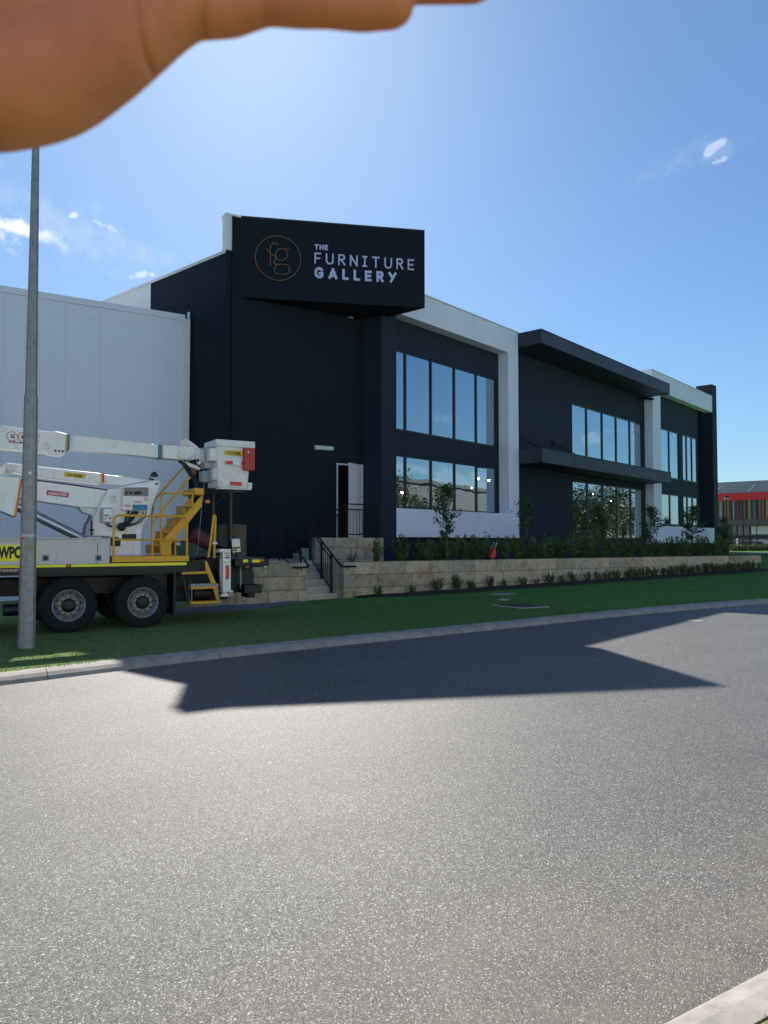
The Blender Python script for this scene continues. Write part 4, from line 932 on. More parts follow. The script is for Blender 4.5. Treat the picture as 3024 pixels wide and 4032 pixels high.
tpoly([(1156, 757), (1386, 757), (1384, 838), (1154, 836)], VP_, VP_ + .004, k1).build('valve_recess', mat('dirty_recess', (.28, .26, .23), .7, var=.25, vscale=20), tur)
for x in (1185, 1224, 1268, 1289, 1312): tpoly([(x - 6, 795), (x + 5, 792), (x + 2, 820), (x - 8, 820)], VP_ - .04, VP_ - .001, k1).build('valve_lever', M_black, tur)
tpoly([(1237, 917), (1376, 917), (1376, 968), (1237, 966)], VP_ - .003, VP_ - .0005, k1).build('blue_label', mat('blue_label_ink', (.03, .20, .42), .5, var=.3, vscale=60), tur)
for (x0, y0_, x1, y1_), mm in (((1183, 846, 1210, 872), M_whitetape), ((1250, 885, 1325, 905), M_pink), ((1162, 920, 1224, 940), M_pink), ((1340, 846, 1380, 862), M_pink), ((1345, 866, 1378, 886), M_blue), ((1155, 880, 1230, 915), M_whitetape)):
    q = MB(); n_ = max(1, int((y1_ - y0_) / 7)) if mm in (M_pink, M_blue) else 1
    for k in range(n_): yy0 = y0_ + (y1_ - y0_) * k / n_; yy1 = yy0 + (y1_ - y0_) / n_ * (.45 if n_ > 1 else 1); q.fpoly(TF, [T(*k1(x, y), VP_) for x, y in ((x0, yy0), (x1, yy0), (x1, yy1), (x0, yy1))], VP_ - .002, VP_ - .0006)
    q.build('instruction_label', mm, tur)
tpoly([(1035, 825), (1090, 825), (1090, 905), (1035, 905)], VT - .006, VT - .001, k1).build('round_key_label', M_trim, tur)
ck = T(*k1(1066, 846), VT - .01); MB().lathe(TF.w(ck[0], VT - .006, ck[1]), TN, [(.016, .001), (.016, .005), (.010, .005), (.010, .001)], 16).build('round_key_label', M_pink, tur)
gb = tpoly([(947, 945), (1053, 943), (1053, 1083), (945, 1083)], VT - .13, VT - .002, k1).build('switch_box', mat('grey_switch_box', (.42, .43, .43), .5), tur, bevel=.006)
tpoly([(968, 960), (1050, 958), (1048, 1076), (968, 1076)], VT - .136, VT - .131, k1).build('switch_plate', M_whitepaint, tur)
for x, y, r_, mm in ((984, 978, 4, M_ink), (1036, 978, 4, M_ink), (988, 1016, 9, M_ink), (1011, 1018, 6, M_ink), (985, 1046, 6, M_ink), (1028, 1045, 10, M_redtape)):
    u, z = T(*k1(x, y), VT - .14); MB().lathe(TF.w(u, VT - .136, z), TN, [(r_ * .0019, 0), (r_ * .0019, .015), (0, .016)], 12).build('switch', mm, tur)
bp_ = T(*k1(1460, 723), VT); MB().lathe(TF.w(bp_[0], VT - .001, bp_[1]), TN, [(.028, .0), (.028, .02), (.018, .028), (0, .028)], 18).build('pivot_pin', M_steel, tur)
MB().tube([tpt((1385, 672), VT + .2, k1), tpt((1440, 688), VT + .2, k1)], .016, 8).build('beacon_arm', M_black, tur)
bc = tpt((1438, 655), VT + .25, k1); MB().lathe(bc, TZV, [(.075, -.005), (.075, .02), (.055, .07), (.02, .095), (0, .097)], 20).build('beacon', mat('dark_beacon', (.03, .03, .03), .25), tur)
hs = MB()
for off in ((1205, 978, 1165, 1085), (1245, 980, 1185, 1092), (1290, 982, 1195, 1100), (1268, 981, 1180, 1095)):
    hs.tube([tpt((off[0], off[1]), VT - .07, k1), tpt(((off[0] + off[2]) / 2 - 8, (off[1] + off[3]) / 2 + 14), VT - .09, k1), tpt((off[2], off[3]), VT - .08, k1), tpt((1120, 1140), VT - .06, k1)], .022, 8)
hs.tube([tpt(p, VT - .08, k1) for p in ((1365, 980), (1355, 1030), (1310, 1080), (1235, 1110), (1160, 1125))], .011, 8)
hs.tube([tpt(p, VT - .08, k1) for p in ((1340, 980), (1325, 1040), (1270, 1090), (1180, 1110))], .011, 8)
hs.lathe(tpt((1135, 1125), VT - .11, k1), TN, [(.075, -.03), (.08, .0), (.07, .03), (0, .04)], 18)
hs.build('hose_bundle', M_hose, tur)
hs = MB()
for k in range(3): hs.tube([tpt((985 + 14 * k, 1084), VT - .06, k1), tpt((992 + 14 * k, 1108 - k * 3), VT - .06, k1), tpt((1030 + 8 * k, 1124), VT - .06, k1), tpt((1095, 1126), VT - .06, k1)], .007, 6)
hs.build('switch_cables', M_hose, tur)
# lower boom, its sleeve and lift ram
VB = 1.0
lb = tbuild(tpoly([(-420, 600), (150, 660), (345, 690), (900, 765), (1020, 775), (905, 950), (740, 940), (340, 882), (150, 855), (-420, 770)], VB, VB + .34, k1), 'lower_boom', M_whitepaint, bevel=.015)
tpoly([(-500, 590), (190, 672), (135, 1028), (0, 972), (-500, 800)], VB - .14, VB + .46, k1).build('boom_sleeve', M_whitepaint, lb, bevel=.01)
tpoly([(186, 673), (206, 675), (150, 1030), (128, 1026)], VB - .145, VB - .02, k1).build('sleeve_band', M_ylabel, lb)
tpoly([(198, 673), (209, 676), (153, 1032), (142, 1028)], VB - .15, VB + .47, k1).build('sleeve_band', M_redtape, lb)
rl = tpoly([(440, 780), (642, 806), (636, 852), (433, 826)], VB - .006, VB - .001, k1).build('warning_label', M_pink, lb)
tl = text_mesh('UNINSULATED', TF.w(*(lambda q: (q[0], VB - .007, q[1]))(T(*k1(452, 822), VB))), (TX + TZV * -.07).normalized(), TZV, TN, .052, .002, 'label_lettering', M_whitetape, lb, width=T(*k1(622, 830), VB)[0] - T(*k1(452, 822), VB)[0], bold=.02)
tpoly([(740, 940), (905, 955), (875, 1035), (840, 1010), (770, 985)], VB + .02, VB + .3, k1).build('boom_bracket', M_trim, lb)
tpoly([(918, 818), (932, 808), (955, 815), (958, 830), (935, 836)], VB - .03, VB - .001, k1).build('bracket', M_whitepaint, lb)
MB().tube([tpt(p, VB + .1, k1) for p in ((845, 1010), (825, 1055), (795, 1105), (782, 1160), (780, 1200))], .028, 8).build('hydraulic_hose', mat('grey_hose', (.16, .16, .15), .6), lb)
MB().tube([tpt((175, 940), VB + .1, k1), tpt((790, 1245), VB + .1, k1)], .085, 24).build('lift_ram', M_silver, lb)
MB().tube([tpt((-300, 700), VB + .1, k1), tpt((175, 940), VB + .1, k1)], .055, 24).build('ram_rod', mat('chromed_rod', (.7, .7, .7), .15, 1), lb)
m = MB(); m.tube([tpt((855, 1205), VB - .2, k1), tpt((855, 1065), VB - .2, k1)], .017, 8); m.fbox(TF, *(lambda a_, b_: (a_[0], b_[0], VB - .23, VB - .17, a_[1], b_[1]))(T(*k1(835, 1160), VB - .2), T(*k1(875, 1145), VB - .2))); m.build('grab_handle', M_black, lb)
MB().lathe(tpt((866, 770), VB + .15, k1), TZV, [(.08, 0), (.07, .02), (0, .03)], 16).build('boom_cap', M_whitepaint, lb)
# second boom
V2 = 1.05
sb = tbuild(tpoly([(-40, 600), (45, 540), (75, 527), (340, 558), (945, 625), (950, 712), (935, 728), (905, 722), (420, 668), (215, 632), (120, 612), (90, 622), (-10, 655)], V2, V2 + .26, k1), 'second_boom', M_whitepaint, bevel=.012)
tpoly([(972, 637), (1130, 652), (1395, 690), (1260, 720), (1125, 742), (970, 718)], V2 + .04, V2 + .22, k1).build('inner_boom', M_whitepaint, sb, bevel=.01)
tpoly([(942, 625), (956, 627), (956, 713), (942, 711)], V2 - .012, V2 + .27, k1).build('boom_band', M_ylabel, sb)
tpoly([(957, 627), (971, 629), (971, 715), (957, 713)], V2 - .015, V2 + .275, k1).build('boom_band', M_redtape, sb)
yl = tpoly([(600, 612), (798, 632), (796, 676), (598, 655)], V2 - .006, V2 - .001, k1).build('cover_label', M_ylabel, sb)
text_mesh('L.V. COVER', TF.w(*(lambda q: (q[0], V2 - .007, q[1]))(T(*k1(628, 652), V2))), (TX + TZV * -.06).normalized(), TZV, TN, .05, .002, 'label_lettering', M_ink, sb, width=T(*k1(768, 652), V2)[0] - T(*k1(628, 652), V2)[0], bold=.05)
tpoly([(-140, 640), (40, 560), (60, 590), (20, 640), (-100, 690)], V2 - .09, V2 - .02, k1).build('elbow_plate', M_whitepaint, sb, bevel=.006)
bq = T(*k1(90, 585), V2); MB().lathe(TF.w(bq[0], V2 - .001, bq[1]), TN, [(.085, .0), (.085, .012), (.02, .014), (.018, .03), (0, .03)], 24).build('elbow_pin', M_whitepaint, sb)
MB().tube([tpt((340, 690), V2 - .05, k1), tpt((600, 722), V2 - .05, k1), tpt((1000, 780), V2 - .05, k1)], .012, 8).build('hydraulic_line', M_hose, sb)
# upper boom with the bucket arm
V3 = .95
ub_ = tbuild(tpoly([(-450, 135), (0, 182), (30, 184), (488, 240), (500, 230), (530, 234), (605, 252), (628, 262), (605, 452), (570, 460), (450, 444), (450, 432), (-450, 350)], V3, V3 + .30, k1), 'upper_boom', M_whitepaint, bevel=.015)
tpoly([(650, 262), (1200, 325), (1480, 356), (1478, 482), (1240, 455), (640, 402)], V3 + .03, V3 + .27, k1).build('boom_extension', M_whitepaint, ub_, bevel=.012)
tpoly([(1512, 361), (1659, 366), (1800, 375), (1905, 400), (1925, 410), (1900, 450), (1800, 500), (1690, 497), (1512, 484)], V3 + .02, V3 + .28, k1).build('boom_tip', M_whitepaint, ub_, bevel=.012)
for x, sx, mm, dv in ((614, 16, M_ylabel, -.012), (631, 20, M_blue, -.016)): tpoly([(x, 262), (x + sx, 264), (x + sx - 4, 408), (x - 8, 405)], V3 + dv, V3 + .305 - dv, k1).build('boom_band', mm, ub_)
for x, sx, mm, dv in ((1482, 28, M_blue, -.0), (1511, 13, M_ylabel, .002)): tpoly([(x, 357), (x + sx, 360), (x + sx, 484), (x, 481)], V3 + dv, V3 + .30 - dv, k1).build('boom_band', mm, ub_)
tpoly([(452, 402), (500, 408), (606, 408), (604, 448), (570, 462), (452, 446)], V3 - .03, V3 - .002, k1).build('wear_pad_block', M_whitepaint, ub_, bevel=.005)
for x in (517, 552, 585): q = T(*k1(x, 414 + (x - 517) * .08), V3 - .03); MB().lathe(TF.w(q[0], V3 - .03, q[1]), TN, [(.020, 0), (.020, .008), (0, .009)], 12).build('bolt', M_dred, ub_)
for x, y in ((28, 210), (432, 374)): q = T(*k1(x, y), V3); MB().lathe(TF.w(q[0], V3 - .001, q[1]), TN, [(.066, .0), (.064, .008), (0, .009)], 26).build('boom_disc', M_whitepaint, ub_)
q0 = T(*k1(650, 262), V3); q1 = T(*k1(1415, 348), V3)
tpoly([(650, 262), (1415, 348), (1415, 356), (650, 271)], V3 + .02, V3 + .03, k1).build('boom_edge_trim', M_whitetape, ub_)
for x, y in ((112, 280), (216, 288), (322, 297)):
    u, z = T(*k1(x, y), V3); n_ = 30
    MB().tube([TF.w(u + .083 * math.cos(a), V3 - .003, z + .083 * math.sin(a)) for a in np.linspace(.2, 2 * math.pi - .5, n_)], .006, 6).build('logo_ring', M_redtape, ub_)
for x0, y0_, x1, y1_ in ((148, 279, 180, 282), (252, 289, 286, 292)):
    MB().tube([tpt((x0, y0_), V3 - .003, k1), tpt((x1, y1_), V3 - .003, k1)], .005, 6).build('logo_link', M_redtape, ub_)
text_mesh('G', TF.w(*(lambda q: (q[0], V3 - .004, q[1]))(T(*k1(98, 296), V3))), TX, TZV, TN, .072, .003, 'logo_letter', M_ink, ub_, bold=.04)
text_mesh('M', TF.w(*(lambda q: (q[0], V3 - .004, q[1]))(T(*k1(200, 302), V3))), TX, TZV, TN, .066, .003, 'logo_letter', M_ink, ub_, bold=.03)
text_mesh('EQUIPMENT', TF.w(*(lambda q: (q[0], V3 - .004, q[1]))(T(*k1(80, 337), V3))), (TX + TZV * -.06).normalized(), TZV, TN, .030, .003, 'logo_lettering', M_ink, ub_, width=T(*k1(345, 337), V3)[0] - T(*k1(80, 337), V3)[0], bold=.03)
q = T(*k2(310, 527), V3); MB().lathe(TF.w(q[0], V3 + .015, q[1]), TN, [(.082, .0), (.080, .03), (.05, .034), (.05, .030), (.012, .032), (.012, .045), (0, .045)], 30).build('pivot_disc', M_whitepaint, ub_)
arm = tpoly([(300, 375), (370, 355), (420, 375), (500, 440), (520, 450), (520, 700), (440, 650), (400, 600), (500, 640), (510, 600), (400, 560), (300, 600), (370, 620), (520, 700), (515, 560), (480, 470), (360, 470)], V3 + .05, V3 + .2, k2) if False else None
tpoly([(305, 380), (345, 360), (378, 356), (418, 380), (498, 440), (500, 462), (340, 470)], V3 + .08, V3 + .22, k2).build('bucket_arm_plate', M_whitepaint, ub_, bevel=.006)
tpoly([(455, 480), (490, 455), (525, 460), (528, 625), (500, 640), (470, 560)], V3 - .02, V3 + .02, k2).build('bucket_arm_plate', M_dirtywhite, ub_, bevel=.006)
tpoly([(345, 600), (380, 580), (520, 665), (520, 695), (400, 655)], V3 + .05, V3 + .2, k2).build('bucket_arm_plate', M_whitepaint, ub_, bevel=.006)
MB().tube([tpt((350, 585), V3 + .0, k2), tpt((498, 640), V3 + .0, k2)], .013, 8).build('levelling_rod', M_hose, ub_)
MB().tube([tpt((385, 570), V3 + .0, k2), tpt((490, 505), V3 + .0, k2)], .02, 8).build('levelling_ram', M_whitepaint, ub_)
q = T(*k2(495, 588), V3 - .02); MB().lathe(TF.w(q[0], V3 - .021, q[1]), TN, [(.03, .0), (.03, .006), (0, .007)], 16).build('pivot_pin', M_black, ub_)
m = MB()
for d in range(5): m.tube([tpt(p, V3 + .02 + .03 * (d % 3), k2) for p in ((285 + d * 5, 595), (340 + d * 8, 640), (385 + d * 9, 715), (425 + d * 8, 780), (462 + d * 6, 830), (478 + d * 4, 885))], .022, 7)
m.build('hose_bundle', M_hose, ub_)
m = MB()
for d in range(3): m.tube([tpt(p, V3 + .03, k2) for p in ((425 + d * 14, 670), (432 + d * 14, 700), (445 + d * 14, 740))], .010, 6)
m.build('orange_hose', mat('orange_hose_cover', (.42, .15, .03), .6), ub_)
m = MB()
for a_, b_ in (((345, 380), (345, 435)), ((345, 380), (375, 378)), ((375, 378), (400, 405)), ((400, 405), (398, 445)), ((372, 400), (372, 440))): m.tube([tpt(a_, V3 - .02, k2), tpt(b_, V3 - .02, k2)], .007, 6)
m.build('guard_frame', M_yellow, ub_)
# bucket: tapered fibreglass tub with rim
def bucket():
    vN, dp = .55, .66
    A_ = T(*k2(718, 880), vN); Bq = T(*k2(1045, 893), vN); Cq = T(*k2(1052, 440), vN); Dq = T(*k2(705, 415), vN)
    lo = [TF.w(A_[0], vN + .03, A_[1]), TF.w(Bq[0], vN + .03, Bq[1]), TF.w(Bq[0], vN + dp, Bq[1]), TF.w(A_[0], vN + dp, A_[1])]
    hi = [TF.w(Dq[0], vN, Dq[1]), TF.w(Cq[0] + .05, vN, Dq[1]), TF.w(Cq[0] + .05, vN + dp + .03, Dq[1]), TF.w(Dq[0], vN + dp + .03, Dq[1])]
    b = MB().prism(lo, hi).build('bucket', M_dirtywhite, truck, bevel=.03)
    zt = T(*k2(705, 358), vN)[1]; r = MB(); ru = T(*k2(1112, 400), vN)[0]
    u0 = Dq[0] - .03; vv0, vv1 = vN - .035, vN + dp + .06
    for (a_, b2, c_, d_) in ((u0, ru, vv0, vv0 + .06), (u0, ru, vv1 - .06, vv1), (u0, u0 + .06, vv0 + .0601, vv1 - .0601), (ru - .06, ru, vv0 + .0601, vv1 - .0601)): r.fbox(TF, a_, b2, c_, d_, Dq[1] - .03, zt)
    r.build('bucket_rim', M_dirtywhite, b, bevel=.012)
    m = MB(); m.fbox(TF, A_[0] + .02, Bq[0] + .06, vN - .02, vN + dp, A_[1] - .035, A_[1] - .001); q = T(*k2(1045, 880), vN); m.fbox(TF, Bq[0], Bq[0] + .09, vN + .02, vN + .3, Bq[1] + .0, Bq[1] + .12); m.build('bucket_step', M_dirtywhite, b, bevel=.008)
    rd = MB(); p0, p1 = T(*k2(1005, 447), vN - .1), T(*k2(1118, 700), vN - .1); rd.fbox(TF, p0[0], p1[0], vN - .1, vN + .16, p1[1], p0[1])
    rdo = rd.build('tool_box', M_red, b, bevel=.012, label='red tool box hung on the bucket corner')
    p = T(*k2(1046, 498), vN - .1); MB().fbox(TF, p[0] - .012, p[0] + .012, vN - .106, vN - .101, p[1] - .022, p[1] + .022).build('tool_box_latch', M_whitetape, b)
    def onface(pts, name, mm, dv=.012, lift=.018):
        return tpoly(pts, vN - lift, vN - lift + dv, k2).build(name, mm, b)
    onface([(790, 478), (983, 484), (983, 542), (790, 528)], 'cover_label', M_ylabel)
    text_mesh('L.V. COVER', TF.w(*(lambda q: (q[0], vN - .019, q[1]))(T(*k2(820, 522), vN))), (TX + TZV * -.03).normalized(), TZV, TN, .062, .002, 'label_lettering', M_ink, b, width=T(*k2(955, 526), vN)[0] - T(*k2(820, 522), vN)[0], bold=.05)
    onface([(800, 590), (988, 594), (988, 646), (800, 636)], 'grab_ledge', M_dirtywhite, .016, .030)
    onface([(803, 592), (878, 594), (878, 634), (803, 630)], 'red_reflector', M_redtape, .01, .034)
    onface([(880, 594), (965, 597), (965, 640), (880, 636)], 'white_reflector', M_whitetape, .01, .034)
    onface([(967, 598), (987, 599), (987, 643), (967, 641)], 'red_reflector', M_redtape, .01, .034)
    onface([(752, 810), (842, 814), (842, 858), (752, 853)], 'white_reflector', M_whitetape)
    onface([(843, 820), (975, 823), (975, 864), (843, 858)], 'red_reflector', M_redtape)
    onface([(977, 824), (1018, 826), (1018, 868), (977, 866)], 'white_reflector', M_whitetape)
    # boxes on the end towards the boom
    uL = Dq[0]
    def endbox(v0, v1, y0, y1, d, name, mm):
        z1 = T(*k2(700, y0), vN)[1]; z0 = T(*k2(700, y1), vN)[1]; MB().fbox(TF, uL - d, uL - .002 + .04, v0, v1, z0, z1).build(name, mm, b, bevel=.01)
    endbox(vN + .05, vN + .24, 455, 590, .13, 'control_console', M_dirtywhite)
    endbox(vN + .26, vN + .60, 430, 665, .16, 'control_console', mat('grey_console', (.40, .42, .44), .5, var=.1, vscale=10))
    endbox(vN + .34, vN + .58, 690, 810, .18, 'lower_console', mat('grey_console', (.4, .42, .44)))
    endbox(vN + .05, vN + .22, 670, 800, .07, 'lower_console', M_boxgrey)
    endbox(vN + .32, vN + .52, 470, 600, .21, 'console_cover', M_trim)
    return b
bucket()
# rest frame beneath the bucket, lamp, rope
m = MB()
m.tube([tpt((570, 940), .8, k2), tpt((1000, 940), .8, k2)], .025, 6); m.tube([tpt((560, 905), .8, k2), tpt((1040, 905), .8, k2)], .03, 6)
m.tube([tpt((745, 930), .8, k2), tpt((850, 1080), .8, k2)], .014, 6); m.tube([tpt((775, 985), .8, k2), tpt((680, 1075), .8, k2)], .012, 6); m.tube([tpt((930, 1000), .8, k2), tpt((870, 1080), .8, k2)], .012, 6)
tbuild(m, 'rest_beam', M_black)
m = MB(); m.tube([tpt((855, 935), .8, k2), tpt((855, 1470), .8, k2)], .030, 4); m.tube([tpt((668, 950), 1.2, k2), tpt((655, 1600), 1.2, k2)], .030, 4); tbuild(m, 'rest_posts', M_rust)
lmp = MB().fbox(TF, *(lambda a_, b_: (a_[0], b_[0], .78, .86, b_[1], a_[1]))(T(*k2(583, 1018), .78), T(*k2(628, 1055), .78))).build('amber_lamp', M_amber, truck, bevel=.01)
m = MB(); m.tube([tpt(p, .45, k2) for p in ((560, 830), (560, 880), (535, 1110), (515, 1340), (500, 1500), (480, 1620))], .007, 6); tbuild(m, 'bucket_rope', mat('grey_rope', (.25, .25, .25), .8))
# boxes and winch behind the steps
tbuild(tpoly([(640, 1490), (640, 1640), (200, 1640), (210, 1530), (260, 1470)], 1.0, 1.5, k2), 'green_cabinet', M_green, bevel=.01)
tbuild(tpoly([(875, 1280), (1025, 1290), (1022, 1640), (872, 1640)], 1.3, 1.36, k2), 'brown_panel', M_rust)
tbuild(MB().tube([tpt((440, 1390), 1.0, k2), tpt((640, 1500), 1.0, k2)], .15, 20), 'cable_drum', mat('faded_red_drum', (.13, .03, .035), .7, var=.2, vscale=8))
tbuild(tpoly([(262, 1482), (303, 1482), (303, 1512), (262, 1512)], .98, .995, k2), 'cabinet_label', M_whitetape)
tbuild(tpoly([(375, 1450), (530, 1450), (600, 1640), (360, 1560)], 1.2, 1.7, k2), 'pump_housing', mat('dark_grey_pump', (.05, .055, .06), .6, var=.2, vscale=6), bevel=.02)
tbuild(tpoly([(712, 1290), (835, 1270), (835, 1560), (712, 1520)], 1.45, 1.6, k2), 'hose_reel', M_black, bevel=.02)
# A-shaped grab rail, steps
m = MB(); m.tube([tpt(p, .20, k2) for p in ((608, 1648), (640, 1440), (662, 1230), (668, 1198), (678, 1186), (686, 1200), (686, 1230), (678, 1440), (674, 1650))], .023, 10); tbuild(m, 'grab_rail', M_yellow)
m = MB(); m.fpoly(TF, [T(*k2(x, y), .19) for x, y in ((655, 1475), (703, 1475), (703, 1500), (655, 1500))], .17, .185); tbuild(m, 'rail_clamp', M_dirtywhite)
sps = tbuild(tpoly([(572, 578), (592, 578), (688, 810), (738, 1020), (705, 1015), (655, 860), (580, 660)], .15, .17, k4), 'access_steps', M_yellow)
tpoly([(318, 700), (640, 688), (645, 712), (325, 724)], .10, .42, k4).build('step', M_yellow, sps)
tpoly([(420, 828), (718, 822), (718, 852), (420, 864)], .05, .34, k4).build('step', M_steel, sps)
tpoly([(422, 866), (716, 854), (716, 872), (422, 888)], .055, .33, k4).build('step', M_yellow, sps)
tpoly([(425, 1022), (738, 1012), (738, 1030), (425, 1047)], .0, .26, k4).build('step', M_yellow, sps)
MB().tube([tpt((430, 866), .06, k4), tpt((428, 1030), .02, k4)], .010, 6).build('step_hanger', M_steel, sps)
MB().tube([tpt((712, 850), .06, k4), tpt((718, 1015), .02, k4)], .014, 6).build('step_hanger', M_steel, sps)
m = MB(); m.fpoly(TF, [T(*k4(x, y), .15) for x, y in ((300, 640), (318, 640), (410, 1010), (385, 1040))], .15, .18); m.fpoly(TF, [T(*k4(x, y), .3) for x, y in ((395, 620), (412, 620), (412, 1040), (395, 1040))], .3, .33); tbuild(m, 'step_bracket', M_black)
tbuild(tpoly([(410, 570), (570, 570), (600, 690), (320, 690), (310, 640)], .35, 1.2, k4), 'step_recess', M_black)
ur_ = T(905, 2300, .6)[0]
m = MB(); m.fbox(TF, U2 + .66, ur_, .65, 1.75, TZ + .42, zs - .05); tbuild(m, 'underbody_box', M_black, bevel=.03)
tbuild(MB().tube([tpt((425, 930), .5, k4), tpt((610, 925), .5, k4)], .17, 24), 'air_tank', M_black)
# rear body, outrigger, lamps
ru0 = T(910, 2205, .3)[0]; ru1 = T(1040, 2203, .3)[0]
zt_ = T(980, 2200, .3)[1]
tbuild(MB().fbox(TF, T(780, 2200, .5)[0], ru0 - .0, .45, 2.3, zs - .10, zs + .08), 'rear_deck_frame', M_black)
tbuild(MB().fbox(TF, ru0, ru1, .05, 2.3, zt_ - .14, zt_), 'rear_beam', M_black, bevel=.008)
tbuild(MB().fbox(TF, T(868, 2196, .3)[0], ru1 - .02, .25, 2.2, zt_ + .001, zt_ + .022), 'rear_deck_plate', mat('worn_deck_plate', (.10, .11, .12), .6, .3, var=.3, vscale=12))
for x0, x1 in ((990, 1038), (1088, 1172)): tbuild(tpoly([(x0, 562), (x1, 560), (x1, 592), (x0, 594)], .04, .049, k4), 'rear_reflector', M_reflyel)
tbuild(tpoly([(1042, 562), (1082, 560), (1082, 594), (1042, 594)], .04, .049, k4), 'rear_label', M_rust)
u, z = T(*k4(1195, 574), .04); tbuild(MB().lathe(TF.w(u, .049, z), TN, [(.035, .0), (.033, .018), (0, .022)], 18), 'side_lamp', M_amber)
m = MB(); p0, p1 = T(*k4(1020, 612), .1), T(*k4(1057, 650), .1); m.fbox(TF, p0[0], p1[0], .1, .18, p1[1], p0[1]); tbuild(m, 'amber_lamp', M_amber, bevel=.008)
m = MB(); p0, p1 = T(*k4(1100, 600), .1), T(*k4(1216, 645), .1); m.fbox(TF, p0[0], p1[0], .12, 2.2, p1[1], p0[1]); tbuild(m, 'tail_lamp_panel', M_black)
m = MB(); p0, p1 = T(*k4(1130, 608), .1), T(*k4(1153, 626), .1); m.fbox(TF, p0[0], p1[0], .105, .119, p1[1], p0[1]); tbuild(m, 'tail_lamp', M_lampred)
m = MB(); p0, p1 = T(*k4(1218, 590), .12), T(*k4(1243, 648), .12); m.fbox(TF, p0[0], p1[0], .12, .14, p1[1], p0[1]); tbuild(m, 'mud_guard_tab', M_whitepaint)
m = MB(); p0, p1 = T(*k4(1005, 840), .15), T(*k4(1200, 925), .15); m.fbox(TF, p0[0], p1[0], .15, 2.2, p1[1], p0[1]); tbuild(m, 'rear_bumper', M_black, bevel=.01)
m = MB(); p0, p1 = T(*k4(1045, 925), .5), T(*k4(1118, 975), .5); m.fbox(TF, p0[0], p1[0], .5, .9, p1[1], p0[1]); m.fbox(TF, p0[0] - .1, p1[0] - .05, 1.0, 1.3, p1[1] + .1, zs); tbuild(m, 'tow_hitch', M_black)
m = MB(); m.fpoly(TF, [T(*k4(x, y), .5) for x, y in ((690, 600), (1070, 600), (1100, 700), (1110, 800), (1010, 850), (870, 940), (760, 940))], .5, 1.3); tbuild(m, 'rear_crossmember', M_black)
m = MB(); m.fpoly(TF, [T(*k4(x, y), .35) for x, y in ((955, 560), (970, 560), (970, 875), (955, 875))], .35, .4); tbuild(m, 'rear_post', M_steel)
VO = .06
og = tbuild(tpoly([(768, 458), (855, 452), (855, 900), (768, 905)], VO, VO + .17, k4), 'outrigger', M_whitepaint, bevel=.01, label='white outrigger leg with red and white tape')
tpoly([(728, 452), (765, 446), (855, 448), (855, 462), (765, 470), (735, 485)], VO - .02, VO + .2, k4).build('outrigger_cap', M_whitepaint, og)
tpoly([(797, 625), (836, 625), (836, 776), (797, 776)], VO - .004, VO - .0005, k4).build('red_tape', M_redtape, og)
tpoly([(797, 778), (834, 778), (832, 850), (818, 872), (806, 868), (797, 850)], VO - .004, VO - .0005, k4).build('white_tape', M_whitetape, og)
tpoly([(797, 624), (836, 624), (826, 610), (806, 610)], VO - .004, VO - .0005, k4).build('white_tape', M_whitetape, og)
tpoly([(750, 620), (765, 620), (765, 770), (750, 770)], VO + .10, VO + .16, k4).build('red_tape', M_redtape, og)
tpoly([(745, 560), (767, 550), (767, 900), (750, 870)], VO + .09, VO + .18, k4).build('outrigger_sleeve', M_dirtywhite, og)
tpoly([(788, 487), (845, 486), (845, 501), (788, 502)], VO - .004, VO - .0005, k4).build('danger_label', M_redtape, og)
a_ = T(*k4(792, 500), VO); text_mesh('DANGER', TF.w(a_[0], VO - .0045, a_[1]), TX, TZV, TN, .020, .001, 'danger_lettering', M_whitetape, og, width=T(*k4(842, 500), VO)[0] - a_[0], bold=.02)
m = MB(); m.fpoly(TF, [T(*k4(x, y), VO) for x, y in ((800, 508), (808, 508), (818, 528), (810, 530))], VO - .004, VO - .0005); m.fpoly(TF, [T(*k4(x, y), VO) for x, y in ((825, 508), (832, 508), (828, 530), (820, 528))], VO - .004, VO - .0005); m.fpoly(TF, [T(*k4(x, y), VO) for x, y in ((788, 536), (845, 535), (845, 548), (788, 549))], VO - .004, VO - .0005); m.build('danger_symbol', M_ink, og)
for x, y in ((790, 588), (840, 586)): u, z = T(*k4(x, y), VO); MB().lathe(TF.w(u, VO - .0005, z), TN, [(.012, 0), (.012, .006), (0, .007)], 10).build('bolt', M_steel, og)
tpoly([(768, 905), (875, 895), (875, 915), (768, 920)], VO - .02, VO + .2, k4).build('outrigger_collar', M_trim, og)
uo, zo = T(*k4(803, 968), VO); MB().lathe(TF.w(uo, VO + .09, zo), TZV, [(.06, .22), (.06, .06), (.095, .04), (.10, .0), (0, .0)], 20).build('outrigger_foot', M_whitepaint, og)
m = MB(); p0, p1 = T(*k4(835, 905), VO), T(*k4(882, 958), VO); m.fbox(TF, p0[0], p1[0], VO, VO + .2, p1[1], p0[1]); m.build('outrigger_bracket', M_steel, og)
sbd = tbuild(tpoly([(864, 338), (950, 335), (963, 474), (876, 486)], .0, .008, k4), 'sign_board', M_whitetape, bevel=.003, label='white board with orange arrow sticker')
tpoly([(874, 424), (956, 421), (957, 443), (876, 446)], -.004, -.0005, k4).build('sticker', M_olabel, sbd)
tpoly([(876, 447), (924, 446), (925, 471), (878, 474)], -.004, -.0005, k4).build('sticker', M_olabel, sbd)
a_ = T(*k4(880, 442), 0); text_mesh('TURN PUMP', TF.w(a_[0], -.0045, a_[1]), TX, TZV, TN, .022, .001, 'sticker_lettering', M_ink, sbd, width=T(*k4(953, 442), 0)[0] - a_[0], bold=.03) if False else None
